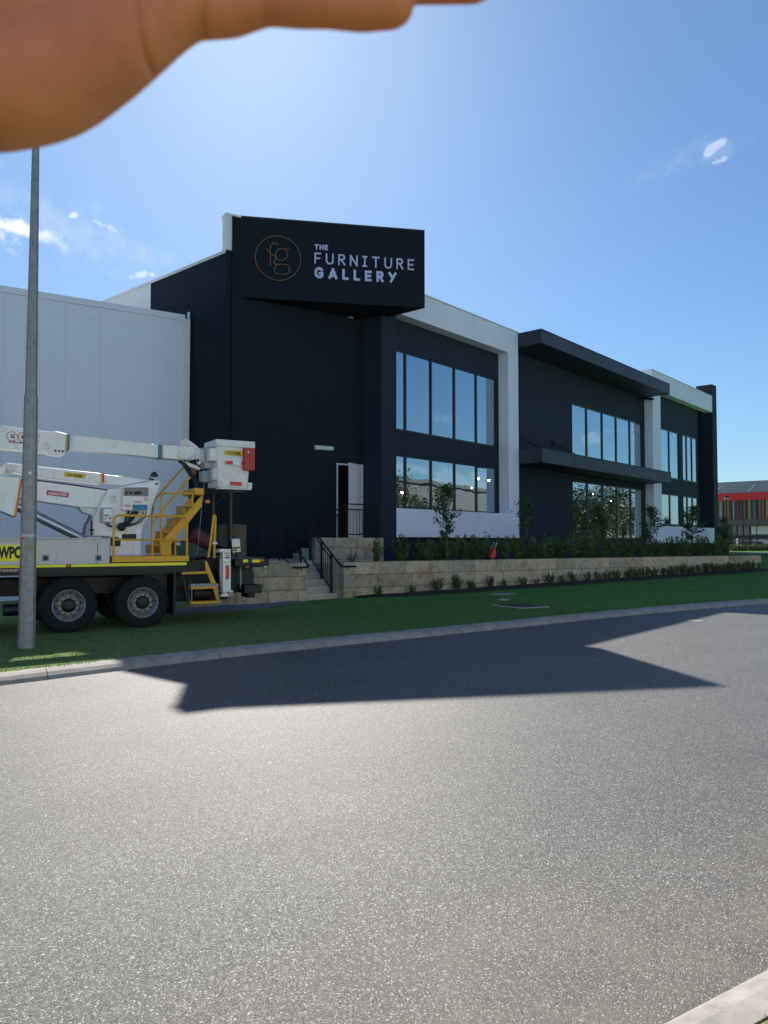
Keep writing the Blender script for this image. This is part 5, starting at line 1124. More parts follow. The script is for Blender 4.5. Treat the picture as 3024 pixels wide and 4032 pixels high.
m = MB(); m.fpoly(TF, [T(*k4(x, y), 0) for x, y in ((880, 460), (892, 451), (892, 456), (922, 455), (922, 463), (892, 465), (893, 470))], -.008, -.0045); m.fpoly(TF, [T(*k4(x, y), 0) for x, y in ((880, 425), (952, 422), (952, 426), (880, 429))], -.008, -.0045)
m.fpoly(TF, [T(*k4(x, y), 0) for x, y in ((882, 433), (915, 432), (915, 440), (882, 441))], -.008, -.0045); m.fpoly(TF, [T(*k4(x, y), 0) for x, y in ((920, 432), (950, 431), (950, 439), (920, 440))], -.008, -.0045); m.build('arrow_symbol', M_ink, sbd)
for x, y in ((880, 351), (937, 350)): u, z = T(*k4(x, y), 0); MB().lathe(TF.w(u, -.0005, z), TN, [(.010, 0), (.010, .004), (0, .005)], 10).build('bolt', M_steel, sbd)
tbuild(MB().tube([tpt((915, 480), .03, k4), tpt((912, 560), .1, k4)], .012, 6), 'sign_board_bracket', M_black)

# ------------------------------------------------------------------ street light pole
pa, pbb, pz = at_ground(104, 2551, lawn_h); Pp = B.w(pa, pbb, pz - .02)
pl = thing('street_light', Pp, 'tall galvanised octagonal street light pole on the verge in front of the truck', 'street light')
dist = Pp.y
def wat(px_w, y=None): return px_w / FPX * dist / 2
zj = EYE + ray(120, 1556).z / ray(120, 1556).y * Pp.y
m = MB()
def octo(z0, z1, r0, r1):
    a = [Pp + Vector((math.cos(math.pi / 8 + k * math.pi / 4) * r0, math.sin(math.pi / 8 + k * math.pi / 4) * r0, z0)) for k in range(8)]
    b = [Pp + Vector((math.cos(math.pi / 8 + k * math.pi / 4) * r1, math.sin(math.pi / 8 + k * math.pi / 4) * r1, z1)) for k in range(8)]
    m.prism(a, b)
zj_ = zj - Pp.z; octo(0, zj_, wat(66), wat(50)); octo(zj_ + .001, 9.6, wat(45), wat(19))
m.build('pole', M_steel, pl, bevel=.004)
top = Pp + Vector((0, 0, 9.6)); arm = Vector((-B.n.x, -B.n.y, 0)) * 1.0 + Vector((-.25, 0, 0))
MB().tube([top, top + Vector((0, 0, .3)) + arm * .2, top + Vector((0, 0, .45)) + arm * 1.3], .03, 10).build('arm', M_steel, pl)
hd = top + Vector((0, 0, .47)) + arm * 1.5
MB().lathe(hd, arm.normalized(), [(0, -.35), (.08, -.3), (.13, -.1), (.13, .2), (.06, .4), (0, .42)], 14).build('lamp_head', M_steel, pl)
def band(pxy, hh, mm, name, u0=-1, u1=1):
    z = EYE + ray(110, pxy).z / ray(110, pxy).y * (Pp.y - .12) - Pp.z; r = (wat(66) + (wat(50) - wat(66)) * z / zj_) * 1.012 + .001
    a = []; b = []
    for k in range(8):
        an = math.pi / 8 + k * math.pi / 4; a.append(Pp + Vector((math.cos(an) * r, math.sin(an) * r, z - hh / 2))); b.append(Pp + Vector((math.cos(an) * r, math.sin(an) * r, z + hh / 2)))
    MB().prism(a, b).build(name, mm, pl)
band(2108, .045, mat('grey_white_tape', (.5, .5, .48), .5, var=.1, vscale=20), 'tape_band')
def sticker(x0, x1, y0, y1, mm, name):
    z0, z1 = [EYE + ray(110, y).z / ray(110, y).y * (Pp.y - .12) for y in (y1, y0)]; d = ray((x0 + x1) / 2, (y0 + y1) / 2)
    zz = (z0 + z1) / 2 - Pp.z; r = (wat(66) + (wat(50) - wat(66)) * zz / zj_) * math.cos(math.pi / 8) + .002
    k = Pp.y - r; p0, p1 = ray(x0, y0).x / ray(x0, y0).y * k, ray(x1, y0).x / ray(x1, y0).y * k
    MB().prism([Vector((p0, k, z0)), Vector((p1, k, z0)), Vector((p1, k, z1)), Vector((p0, k, z1))], [Vector((p0, k + .0015, z0)), Vector((p1, k + .0015, z0)), Vector((p1, k + .0015, z1)), Vector((p0, k + .0015, z1))]).build(name, mm, pl)
sticker(112, 124, 1857, 1867, M_whitetape, 'sticker'); sticker(93, 131, 2151, 2163, mat('tan_label', (.30, .24, .15), .6), 'identity_plate'); sticker(83, 97, 2115, 2124, M_redtape, 'red_reflector')

# ------------------------------------------------------------------ plants
def leaves(rg, P, D, L, W):
    """n folded leaves: base P, direction D, length L, width W"""
    n = len(P); D = D / np.linalg.norm(D, axis=1)[:, None]; up = rg.normal(size=(n, 3)); S = np.cross(D, up); S /= np.linalg.norm(S, axis=1)[:, None] + 1e-9
    N_ = np.cross(S, D); L = L[:, None]; W = W[:, None]
    V = np.stack([P, P + D * L * .45 + S * W * .5 + N_ * W * .12, P + D * L, P + D * L * .45 - S * W * .5 + N_ * W * .12], 1).reshape(-1, 3)
    return V, np.arange(4 * n).reshape(-1, 4)
def shrub_template(seed, h, r, nst, nl, ll, name_st='stem'):
    rg = np.random.default_rng(seed); P = []; D = []; stems = MB()
    for s in range(nst):
        a = rg.uniform(0, 6.28); rr0 = r * rg.uniform(.25, 1); hh = h * rg.uniform(.55, 1.05) * (1 - .25 * rr0 / r)
        tip = np.array([math.cos(a) * rr0, math.sin(a) * rr0, hh]); base_ = np.array([math.cos(a) * .05, math.sin(a) * .05, 0]); mid = (base_ + tip) / 2 + np.array([math.cos(a), math.sin(a), -.3]) * .12 * rr0
        stems.tube([Vector(base_), Vector(mid), Vector(tip)], [.007, .005, .003], 5, caps=False)
        for k in range(nl):
            t = .10 + .90 * (k + rg.uniform(0, 1)) / nl; p = (1 - t) ** 2 * base_ + 2 * t * (1 - t) * mid + t * t * tip
            b = rg.uniform(0, 6.28); P.append(p); D.append([math.cos(b), math.sin(b), rg.uniform(.2, 1.4)])
    P = np.array(P); D = np.array(D, float); n = len(P); V, Q = leaves(rg, P, D, rg.uniform(.7, 1.15, n) * ll, rg.uniform(.36, .5, n) * ll)
    return V, Q, stems
def plant_proto(name, seed, h, r, nst, nl, ll, lm):
    V, Q, stems = shrub_template(seed, h, r, nst, nl, ll)
    me = bpy.data.meshes.new(name); me.from_pydata(V.tolist(), [], Q.tolist()); me.materials.append(lm)
    sm = bpy.data.meshes.new('stem'); sm.from_pydata([tuple(p) for p in stems.v], [], stems.f); sm.materials.append(M_bark); return me, sm
def put_plant(proto, name, loc, rz, s, label, cat, group):
    me, sm = proto; root = bpy.data.objects.new(name, None); root.empty_display_size = .1; col.objects.link(root)
    root.location = loc; root.rotation_euler = (0, 0, rz); root.scale = (s, s, s * 1.0); WORLDLOC[root] = Vector(loc)
    f = bpy.data.objects.new('foliage', me); f.parent = root; col.objects.link(f)
    k = bpy.data.objects.new('stem', sm); k.parent = root; col.objects.link(k)
    return setp(root, label, cat, group)
rnd = random.Random(11)
protoA = [plant_proto('shrub', 20 + i, .78, .30, 9, 26, .10, M_leafdark) for i in range(5)]
xs = [1385, 1478, 1580, 1652, 1690, 1738, 1776, 1840, 1893, 1925, 1985, 2040, 2100, 2150, 2205, 2262, 2315, 2375, 2425, 2480, 2535, 2590, 2640, 2690, 2735, 2775, 2815, 2850]
hs_ = [.50, .95, 1.1, .85, .95, 1.15, 1.2, 1.15, 1.2, 1.0, 1.1, 1.05] + [1.1] * 20
for i, x in enumerate(xs):
    bb = 8.0 + rnd.uniform(-.5, .3) if x > 1500 else 7.7
    d = ray(x, 2205); fr_b = B; o_ = B.w(0, bb); k = (o_.x * B.n.x + o_.y * B.n.y) / (d.x * B.n.x + d.y * B.n.y); p = Vector((d.x * k, d.y * k, 1.09))
    cat_ = 'shrub'
    s = hs_[i] * rnd.uniform(.92, 1.08)
    put_plant(protoA[i % 5], 'planter_shrub', p, rnd.uniform(0, 6.28), s, f'{ordinal(i)} leafy dark green shrub from the steps, in the planter above the stone wall', cat_, 'leafy shrubs in the planter')
    if x > 1640 :
        d = ray(x + rnd.uniform(8, 24), 2205); o_ = B.w(0, 9.3); k = (o_.x * B.n.x + o_.y * B.n.y) / (d.x * B.n.x + d.y * B.n.y); p = Vector((d.x * k, d.y * k, 1.09))
        put_plant(protoA[(i + 2) % 5], 'planter_shrub', p, rnd.uniform(0, 6.28), s * 1.05, 'leafy dark green shrub in the crowded back row of the planter, close against the building', cat_, 'back row of planter shrubs')
protoB = [plant_proto('shrub', 40 + i, .38, .19, 14, 24, .055, M_leafhedge) for i in range(5)] + [plant_proto('shrub', 50, .38, .18, 13, 24, .055, M_leafred)]
hx_ = [1491, 1621, 1720, 1796, 1858, 1930, 1990, 2057, 2113, 2166, 2214, 2260, 2317, 2361, 2397, 2431, 2476, 2509, 2541, 2573, 2607, 2633, 2655, 2688, 2712, 2735, 2761, 2786, 2811, 2832, 2855, 2873, 2892, 2915, 2933, 2951, 2970, 2988]
hh_ = [.75, .85, 1.2, 1.3, .95, .95, .85, .72, .70, .95, .9, .85, .72, .75] + [.9] * 30
for i, x in enumerate(hx_):
    a = B.hit(x, 2250, WB - .17)[0]; p = B.w(a, WB - .17 + rnd.uniform(-.04, .03), lawn_h(a) + .03)
    pr = protoB[5] if i in (5, 12, 20, 27) else protoB[i % 5]
    put_plant(pr, 'border_shrub', p, rnd.uniform(0, 6.28), hh_[i] * rnd.uniform(.78, 1.12) * (1.08 if i > 8 else 1.0), f'{ordinal(i)} little shrub from the steps, in the mulch at the foot of the stone wall', 'small shrub', 'small shrubs along the foot of the stone wall')

def young_tree(x, ytop, b, wpx, seed, label, lm=None, z0=1.09, ybot=2205, nleaf=520, ll=.075, group='young trees in the planter', bare=.32):
    rg = np.random.default_rng(seed); o_ = B.w(0, b); d = ray(x, ybot); k = (o_.x * B.n.x + o_.y * B.n.y) / (d.x * B.n.x + d.y * B.n.y); p = Vector((d.x * k, d.y * k, z0))
    ztop = EYE + ray(x, ytop).z / ray(x, ytop).y * p.y; h = ztop - z0; w = wpx / FPX * p.y / 2
    t = thing('young_tree', p, label, 'tree', group)
    tk = MB(); bend = [Vector((rg.normal() * .02, rg.normal() * .02, 0)) for _ in range(6)]
    path = [p + Vector((0, 0, h * .97 * i / 5)) + bend[i] * (i > 0) for i in range(6)]
    tk.tube(path, [.022, .018, .015, .012, .008, .004], 7)
    P = []; D = []; br = MB(); nb = 22
    for i in range(nb):
        f = bare + (1 - bare) * (i + .5) / nb; st = p + Vector((0, 0, h * f * .93)); a = rg.uniform(0, 6.28)
        prof = math.sin(math.pi * min(1, ((f - bare) / (1 - bare)) * .85 + .12)) ** .7
        L = w * prof * rg.uniform(.45, 1.15); e = st + Vector((math.cos(a) * L, math.sin(a) * L, L * rg.uniform(.4, 1.3)))
        if e.z > ztop: e.z = ztop
        br.tube([st, st.lerp(e, .5) + Vector((0, 0, -.02)), e], [.007, .005, .002], 5, caps=False)
        for k_ in range(nleaf // nb):
            tt = rg.uniform(.25, 1.05); q = st.lerp(e, tt); P.append(np.array(q - p) + rg.normal(0, .045, 3)); D.append([rg.normal(), rg.normal(), rg.normal() - .7])
    for k_ in range(nleaf // 6): P.append(np.array([rg.normal() * w * .25, rg.normal() * w * .25, h * rg.uniform(.6, .98)])); D.append([rg.normal(), rg.normal(), rg.normal()])
    tk.v += br.v and []; n0 = len(tk.v); tk.v += br.v; tk.f += [tuple(j + n0 for j in f_) for f_ in br.f]; tk.sm += br.sm
    tk.build('trunk', M_bark, t)
    P = np.array(P); D = np.array(D, float); n = len(P); V, Q = leaves(rg, P, D, rg.uniform(.7, 1.2, n) * ll, rg.uniform(.5, .7, n) * ll)
    numpy_mesh('crown', V, Q, lm or M_leaftree, t)
young_tree(1757, 1893, 7.6, 120, 1, 'tallest young tree, standing in front of the first white frame in the planter', nleaf=1150, ll=.082)
young_tree(2072, 1948, 8.6, 85, 2, 'young tree against the dark wall right of the first white frame', nleaf=800, bare=.5, ll=.08)
young_tree(2362, 1990, 8.2, 105, 3, 'young tree in front of the entrance bay windows', nleaf=900, ll=.085)
young_tree(2566, 1990, 8.2, 85, 4, 'young tree in front of the second white pillar', nleaf=850, ll=.085)
young_tree(2728, 1990, 8.6, 110, 5, 'young tree before the last window pair near the dark tower', nleaf=1000, ll=.09)

# red hand trolley lying on the planter
a_ = B.hit(1945, 2170, 7.4)
def TR_(px, py): u, z = B.hit(px, py, 7.4); return B.w(u, 7.4, z)
b_ = [TR_(1932, 2200), TR_(1952, 2199), TR_(1956, 2162), TR_(1945, 2161)]
tt = thing('hand_trolley', TR_(1944, 2200), 'small red plastic trolley with grey handle standing among the planter shrubs', 'trolley')
off = Vector((B.n.x, B.n.y, 0)) * .16
MB().prism(b_, [p + off for p in b_]).build('body', mat('red_plastic', (.62, .02, .025), .4), tt, bevel=.03)
m = MB()
for s_ in (0, 1):
    q = off * s_; m.tube([TR_(1946, 2160) + q, TR_(1958 + 4 * s_, 2134) + q], .012, 8)
m.build('handle_bar', M_silver, tt)
MB().tube([TR_(1957, 2133), TR_(1962, 2131) + off], .03, 10).build('handle_grip', M_black, tt)
MB().tube([TR_(1934, 2201) - off * .1, TR_(1934, 2201) + off * 1.1], .05, 16).build('wheel', M_black, tt)

# ------------------------------------------------------------------ pendant lamps inside the showroom
def pendant(x, y, w, z_ceil, label, r=.035):
    u, z = FF.hit(x, y, w); p = FF.w(u, w, z); t = thing('pendant_lamp', p, label, 'lamp', 'lit pendant lamps inside the showroom')
    MB().tube([p + Vector((0, 0, .10)), Vector((p.x, p.y, z_ceil))], .006, 5).build('cord', M_black, t)
    MB().lathe(p + Vector((0, 0, .02)), (0, 0, 1), [(.09, -.01), (.07, .04), (.03, .09), (0, .10)], 16).build('lamp_shade', M_black, t)
    MB().lathe(p, (0, 0, 1), [(r * math.sin(k * math.pi / 10), -r * math.cos(k * math.pi / 10)) for k in range(11)], 16).build('bulb', M_bulb, t)
for x, y, w, lb_ in ((1583, 1938, -2.0, 'lit pendant lamp glowing in the leftmost ground-floor pane'), (1885, 1884, -2.6, 'left one of two bright pendant lamps in the last panes of the first ground-floor window'), (1925, 1891, -2.2, 'pendant lamp glowing in the very last pane of the first ground-floor window'),
                     (1857, 1920, -3.2, 'lower pendant lamp left of the bright pair in the first ground-floor window'), (2334, 1946, -3, 'small pendant lamp in the second pane of the entrance bay window'), (2406, 1972, -3, 'small pendant lamp in the third pane of the entrance bay window')):
    pendant(x, y, w, 4.7, lb_, .050 if x < 2000 else .036)

# ------------------------------------------------------------------ what stands beyond, at the right
def far_pt(px, py, Y): d = ray(px, py); k = Y / d.y; return Vector((d.x * k, Y, EYE + d.z * k))
P0 = far_pt(2828, 1899, 68); CF = Frame((P0.x, P0.y), 131.0, 1)   # face runs towards the right and the viewer; v>0 is behind? set below
if CF.w(0, 1).y < CF.w(0, 0).y: CF = Frame((P0.x, P0.y), 131.0, -1)
cb = thing('far_showroom', Vector((P0.x, P0.y, 1.0)), 'distant grey and red building with multicoloured vertical fins, far right', 'building')
def C_(px, py, v=0): return CF.hit(px, py, v)
zt = C_(2828, 1899)[1]; r1 = C_(2828, 1943)[1]; r0 = C_(2828, 1973)[1]; f0 = C_(2860, 2045)[1]; gz = .9
MB().fbox(CF, -14, 7.5, .3, 20, r1 - .01, zt).build('wall', mat('lavender_grey_wall', (.30, .30, .35), .7, var=.04), cb)
MB().fbox(CF, -14, 7.5, .05, 20, r0, r1 - .011).build('red_band', mat('red_band', (.70, .015, .02), .5), cb)
MB().fbox(CF, -14, 7.5, .6, 20, f0 - .5, r0 - .001).build('fin_backing', mat('dark_fin_backing', (.06, .03, .03), .7), cb)
MB().fbox(CF, -14, 7.5, .2, .59, f0 - .55, f0 - .02).build('soffit', mat('grey_brown_beam', (.12, .11, .10), .7), cb)
MB().fbox(CF, -14, .9, .9, 20, gz - .3, f0 - .501).build('ground_floor_wall', mat('dim_brown_wall', (.13, .10, .09), .8), cb)
fc = [(.16, .02, .05), (.05, .05, .2), (.45, .5, .6), (.02, .06, .12), (.3, .3, .12), (.02, .1, .25), (.05, .02, .05), (.6, .65, .7), (.03, .05, .3), (.4, .05, .06), (.02, .12, .05), (.45, .4, .15), (.05, .04, .04), (.25, .22, .08), (.12, .02, .05), (.03, .13, .12), (.35, .08, .03), (.5, .45, .2)]
u = -1.5; rf = random.Random(3); i = 0
while u < 7.3:
    c_ = fc[rf.randrange(len(fc))]; w_ = .12
    MB().fbox(CF, u, u + .07, .25, .58, f0, r0 - .002).build('fin', mat('fin_%d' % fc.index(c_), c_, .45), cb); u += .115; i += 1
for x in (1000, 1120, 1250, 1385):
    q = C_(2700 + x * .2034, 2100, 1.0)[0]; MB().fbox(CF, q - .04, q + .04, .85, .92, gz, f0 - .5).build('window_mullion', M_black, cb)
ql, qr = C_(2700 + 880 * .2034, 2100, 1.0)[0], 7.4
MB().fbox(CF, ql, qr, .95, 1.0, gz, f0 - .51).build('window', mat('brown_shopfront_glass', (.13, .115, .11), .12, var=.3, vscale=.5), cb)
MB().fbox(CF, ql, qr, .85, .93, f0 - 1.62, f0 - 1.52).build('window_mullion', M_black, cb)
q = C_(2700 + 1250 * .2034, 2100, .9)[0]; MB().fbox(CF, q + .1, q + 1.6, .86, .94, f0 - 1.35, f0 - .62).build('window_blind', M_trim, cb)
MB().fbox(CF, q + .2, q + 1.7, .86, .94, gz + .6, gz + 1.1).build('shop_poster', M_pale, cb)
MB().fbox(CF, q - 2, 7.4, .2, .5, f0 - 1.75, f0 - 1.45).build('awning_beam', mat('dark_beam', (.03, .028, .028), .6), cb)
for (x0, y0, x1, y1) in ((2828, 1928, 2843, 1914), (2949, 1937, 2974, 1907)):
    a, z = C_(x0, y0, .0); b, zz = C_(x1, y1, .25); MB().tube([CF.w(a, -.3, z), CF.w(b, .25, zz)], .045, 8).build('stay_rod', M_whitetape, cb)
m = MB(); q = C_(2847, 1920, .3)[0]; m.fbox(CF, q, q + .03, .297, .30, r1, zt - .2); m.build('panel_joint', M_joint, cb)
# path, hedge, lawn slope
def ground_at(px, py): return at_ground(px, py, ground_h)
fp = [at_ground(x, y, lambda a, b: 1.02, z=1.02)[:2] for x, y in ((2868, 2183), (3060, 2183), (3060, 2178), (2868, 2180))]
flat_patch('footpath', B, fp, ground_h, .03, M_conc)
def simple_car(px, py_base, Y, rz, label, color):
    d = ray(px, 2160); p = Vector((d.x / d.y * Y, Y, 0)); a, b = B.loc(p.x, p.y); p.z = ground_h(a, b)
    fr = Frame((p.x, p.y), rz, 1); t = thing('parked_car', p, label, 'car', 'cars parked before the far building')
    z = p.z; prof = [(-2.1, .35), (-2.15, .75), (-2.0, .92), (-1.3, 1.0), (-.75, 1.42), (.6, 1.46), (1.45, 1.02), (2.0, .95), (2.12, .7), (2.1, .35)]
    MB().fpoly(fr, [(u, z + h) for u, h in prof], -.86, .86).build('body', color, t, bevel=.09)
    MB().fpoly(fr, [(u, z + h) for u, h in ((-1.18, 1.02), (-.70, 1.36), (.55, 1.40), (1.30, 1.03))], -.866, .866).build('side_window', M_frame, t)
    MB().prism([fr.w(-1.26, -.72, z + 1.04), fr.w(-1.26, .72, z + 1.04), fr.w(-.80, .66, z + 1.40), fr.w(-.80, -.66, z + 1.40)], [fr.w(-1.31, -.72, z + 1.04), fr.w(-1.31, .72, z + 1.04), fr.w(-.85, .66, z + 1.41), fr.w(-.85, -.66, z + 1.41)]).build('windscreen', M_frame, t)
    for u in (-1.35, 1.3):
        for v in (-.80, .80): MB().lathe(fr.w(u, v, z + .32), Vector((fr.n.x, fr.n.y, 0)), [(0, -.09), (.2, -.1), (.32, -.08), (.32, .08), (.2, .1), (0, .09)], 20).build('wheel', M_rubber, t)
    for v in (-.62, .62): MB().fbox(fr, -2.17, -2.12, v - .15, v + .15, z + .68, z + .80).build('headlight', M_steel, t)
    MB().fbox(fr, -2.19, -2.14, -.22, .22, z + .42, z + .54).build('number_plate', M_whitetape, t)
M_carb = mat('black_car_paint', (.012, .014, .02), .25, coat=.6)
simple_car(2862, 2160, 60, 0, 'dark parked car half hidden behind the dark tower and planter', M_carb)
simple_car(2952, 2160, 60, 12, 'black parked car seen behind the clipped hedge at the far right', M_carb)
rr2 = random.Random(8)
hp = plant_proto('hedge_ball', 77, .62, .42, 16, 34, .075, M_leafhedge)
for i, x in enumerate((2885, 2902, 2921, 2938, 2958, 2972, 2990, 3004, 3020)):
    Y = 50; d = ray(x, 2170); p = Vector((d.x / d.y * Y, Y, 0)); a, b = B.loc(p.x, p.y); p.z = ground_h(a, b) + .02
    put_plant(hp, 'hedge_shrub', p, rr2.uniform(0, 6), rr2.uniform(.95, 1.15), f'{ordinal(i)} clipped round shrub from the dark tower, in the low sunlit hedge', 'shrub', 'low clipped hedge before the far building')
d = ray(2904, 2150); p = Vector((d.x / d.y * 52, 52, 0)); p.z = ground_h(*B.loc(p.x, p.y))
t = thing('bollard', p, 'slim white bollard between the two dark cars', 'bollard'); MB().lathe(p, (0, 0, 1), [(.06, 0), (.06, .80), (.045, .86), (0, .87)], 14).build('post', M_whitetape, t); MB().lathe(p, (0, 0, 1), [(.062, .70), (.062, .76)], 14).build('reflector_band', M_redtape, t)
d = ray(2861, 1990); p = Vector((d.x / d.y * 56, 56, 0)); p.z = ground_h(*B.loc(p.x, p.y)); zt2 = EYE + ray(2861, 1953).z / ray(2861, 1953).y * 56
t = thing('car_park_light', p, 'black car park light with square double head against the red band', 'street light')
MB().tube([p, Vector((p.x, p.y, zt2 - .2))], [.06, .04], 8).build('pole', M_black, t); MB().fbox(Frame((p.x, p.y), 90, 1), -.15, .15, -.12, .12, zt2 - .10, zt2).build('lamp_head', M_black, t); MB().fbox(Frame((p.x, p.y), 90, 1), -.13, .13, -.10, .10, zt2 - .27, zt2 - .12).build('lamp_head', M_steel, t)
def big_tree(loc, h, w, seed, label, n=2600, ll=.28, lm=None, group=None, name='tree', trunk=.16, bare=.3):
    rg = np.random.default_rng(seed); p = Vector(loc); t = thing(name, p, label, 'tree', group); tk = MB(); P = []; D = []
    tk.tube([p, p + Vector((.1, 0, h * .4)), p + Vector((0, .1, h * .8))], [trunk, trunk * .7, trunk * .3], 8)
    for c in range(26):
        a = rg.uniform(0, 6.28); f = rg.uniform(bare, 1); r_ = w * rg.uniform(.15, .85) * math.sin(math.pi * min(1, (f - bare) / (1 - bare) * .8 + .2)) ** .6
        q = p + Vector((math.cos(a) * r_, math.sin(a) * r_, h * f * .93)); tk.tube([p + Vector((0, 0, h * f * .55)), q], [trunk * .3, .02], 5)
        s = w * rg.uniform(.16, .34); m_ = n // 26; P.append(np.array(q - p) + rg.normal(0, 1, (m_, 3)) * s * np.array([1, 1, .75])); D.append(rg.normal(size=(m_, 3)) + np.array([0, 0, -.8]))
    P = np.concatenate(P); D = np.concatenate(D); k = len(P); tk.build('trunk', M_bark, t); V, Q = leaves(rg, P, D, rg.uniform(.6, 1.2, k) * ll, rg.uniform(.35, .6, k) * ll)
    numpy_mesh('crown', V, Q, lm or M_leafbig, t)
d = ray(2850, 2100); p = Vector((d.x / d.y * 46, 46, 0)); p.z = ground_h(*B.loc(p.x, p.y))
big_tree(p, EYE + ray(2850, 2018).z / ray(2850, 2018).y * 46 - p.z, .45, 9, 'slender dark tree between the dark tower and the lamp at the far right', 900, .12, M_leaftree, trunk=.04)

# the other side of the street, seen reflected in the glass
NF = Vector((FF.n.x, FF.n.y, 0))
def mirror(px, py, dist_, w=WP):
    d = ray(px, py).normalized(); p = Vector((0, 0, EYE)) + d * dist_; q = FF.w(0, w); h_ = (p - Vector((q.x, q.y, 0))).dot(NF); return p - 2 * h_ * NF
def base_of(p): return Vector((p.x, p.y, ground_h(*B.loc(p.x, p.y))))
wa, wb = mirror(1596, 1893, 78), mirror(1905, 1922, 96)
an = math.degrees(math.atan2(wb.x - wa.x, wb.y - wa.y)); WR = Frame((wa.x, wa.y), an, 1)
if (WR.w(0, 1).x < WR.w(0, 0).x): WR = Frame((wa.x, wa.y), an, -1)
Lw = (wb - wa).xy.length; zr = (wa.z + wb.z) / 2
w2 = thing('opposite_warehouse', base_of(wa), 'grey warehouse across the street, seen reflected in the lower windows', 'building')
MB().fbox(WR, -1, Lw + 8, 0, 26, -.5, zr - .25).build('wall', mat('tan_grey_wall', (.14, .135, .125), .8, var=.05), w2)
MB().fbox(WR, -1.3, Lw + 8.3, -.25, 26, zr - .249, zr + .15).build('roof_edge', mat('dark_roof_edge', (.10, .10, .10), .6), w2)
MB().prism([WR.w(-1, 2, zr + .15), WR.w(Lw + 8, 2, zr + .15), WR.w(Lw + 8, 14, zr + 1.6), WR.w(-1, 14, zr + 1.6)], [WR.w(-1, 2, zr + .14), WR.w(Lw + 8, 2, zr + .14), WR.w(Lw + 8, 26, zr + .14), WR.w(-1, 26, zr + .14)]).build('roof', mat('steel_roof', (.40, .42, .44), .4, .3), w2)
MB().fbox(WR, Lw - 4, Lw - 1, -.04, -.002, zr - 4.4, zr - 2.9).build('wall_banner', M_boxgrey, w2)
for i, (x, yt, dd, ww) in enumerate(((1575, 1862, 66, 3.0), (1640, 1930, 64, 2.6), (1672, 1965, 60, 2.0))):
    p = base_of(mirror(x, yt, dd)); zt3 = mirror(x, yt, dd).z
    big_tree(p, zt3 - p.z, ww, 30 + i, ['tallest', 'middle', 'lowest'][i] + ' olive tree across the street, reflected in the first ground-floor window', 1500, .30, M_leafbig, 'street trees reflected at the first window', bare=.12)
for i, (x, yt, dd, ww) in enumerate(((2275, 1895, 78, 2.8), (2345, 1888, 80, 3.2), (2420, 1895, 84, 3.0), (2455, 1915, 88, 2.4))):
    p = base_of(mirror(x, yt, dd)); zt3 = mirror(x, yt, dd).z
    big_tree(p, zt3 - p.z, ww, 50 + i, ordinal(i) + ' tall dark tree from the left, reflected in the entrance bay window', 2400, .26, leafmat('pine_leaves', (.02, .04, .015), (.06, .08, .03)) if i == 0 else MATS['pine_leaves'], 'tall trees reflected at the entrance', bare=.22)
ya, yb = mirror(2400, 1990, 100), mirror(2520, 1990, 112)
an = math.degrees(math.atan2(yb.x - ya.x, yb.y - ya.y)); YR = Frame((ya.x, ya.y), an, 1)
if (YR.w(0, 1).x < YR.w(0, 0).x): YR = Frame((ya.x, ya.y), an, -1)
Ly = (yb - ya).xy.length
w3 = thing('opposite_shop', base_of(ya), 'tan building with a green panel across the street, reflected in the entrance bay window', 'building')
MB().fbox(YR, -1, Ly + 10, 0, 15, 0, ya.z).build('wall', mat('tan_grey_wall', (.14, .135, .125)), w3); MB().fbox(YR, -1.3, Ly + 10.3, -.2, 15.2, ya.z + .001, ya.z + .8).build('roof_edge', M_steel, w3)
MB().fbox(YR, Ly * .78, Ly * 1.0, -.06, -.002, 2.5, ya.z - .3).build('green_panel', mat('green_panel', (.02, .38, .10), .5), w3)
MB().fbox(YR, Ly * 1.1, Ly + 9.8, -.06, -.002, .5, ya.z - .8).build('white_panel', M_whitetape, w3)

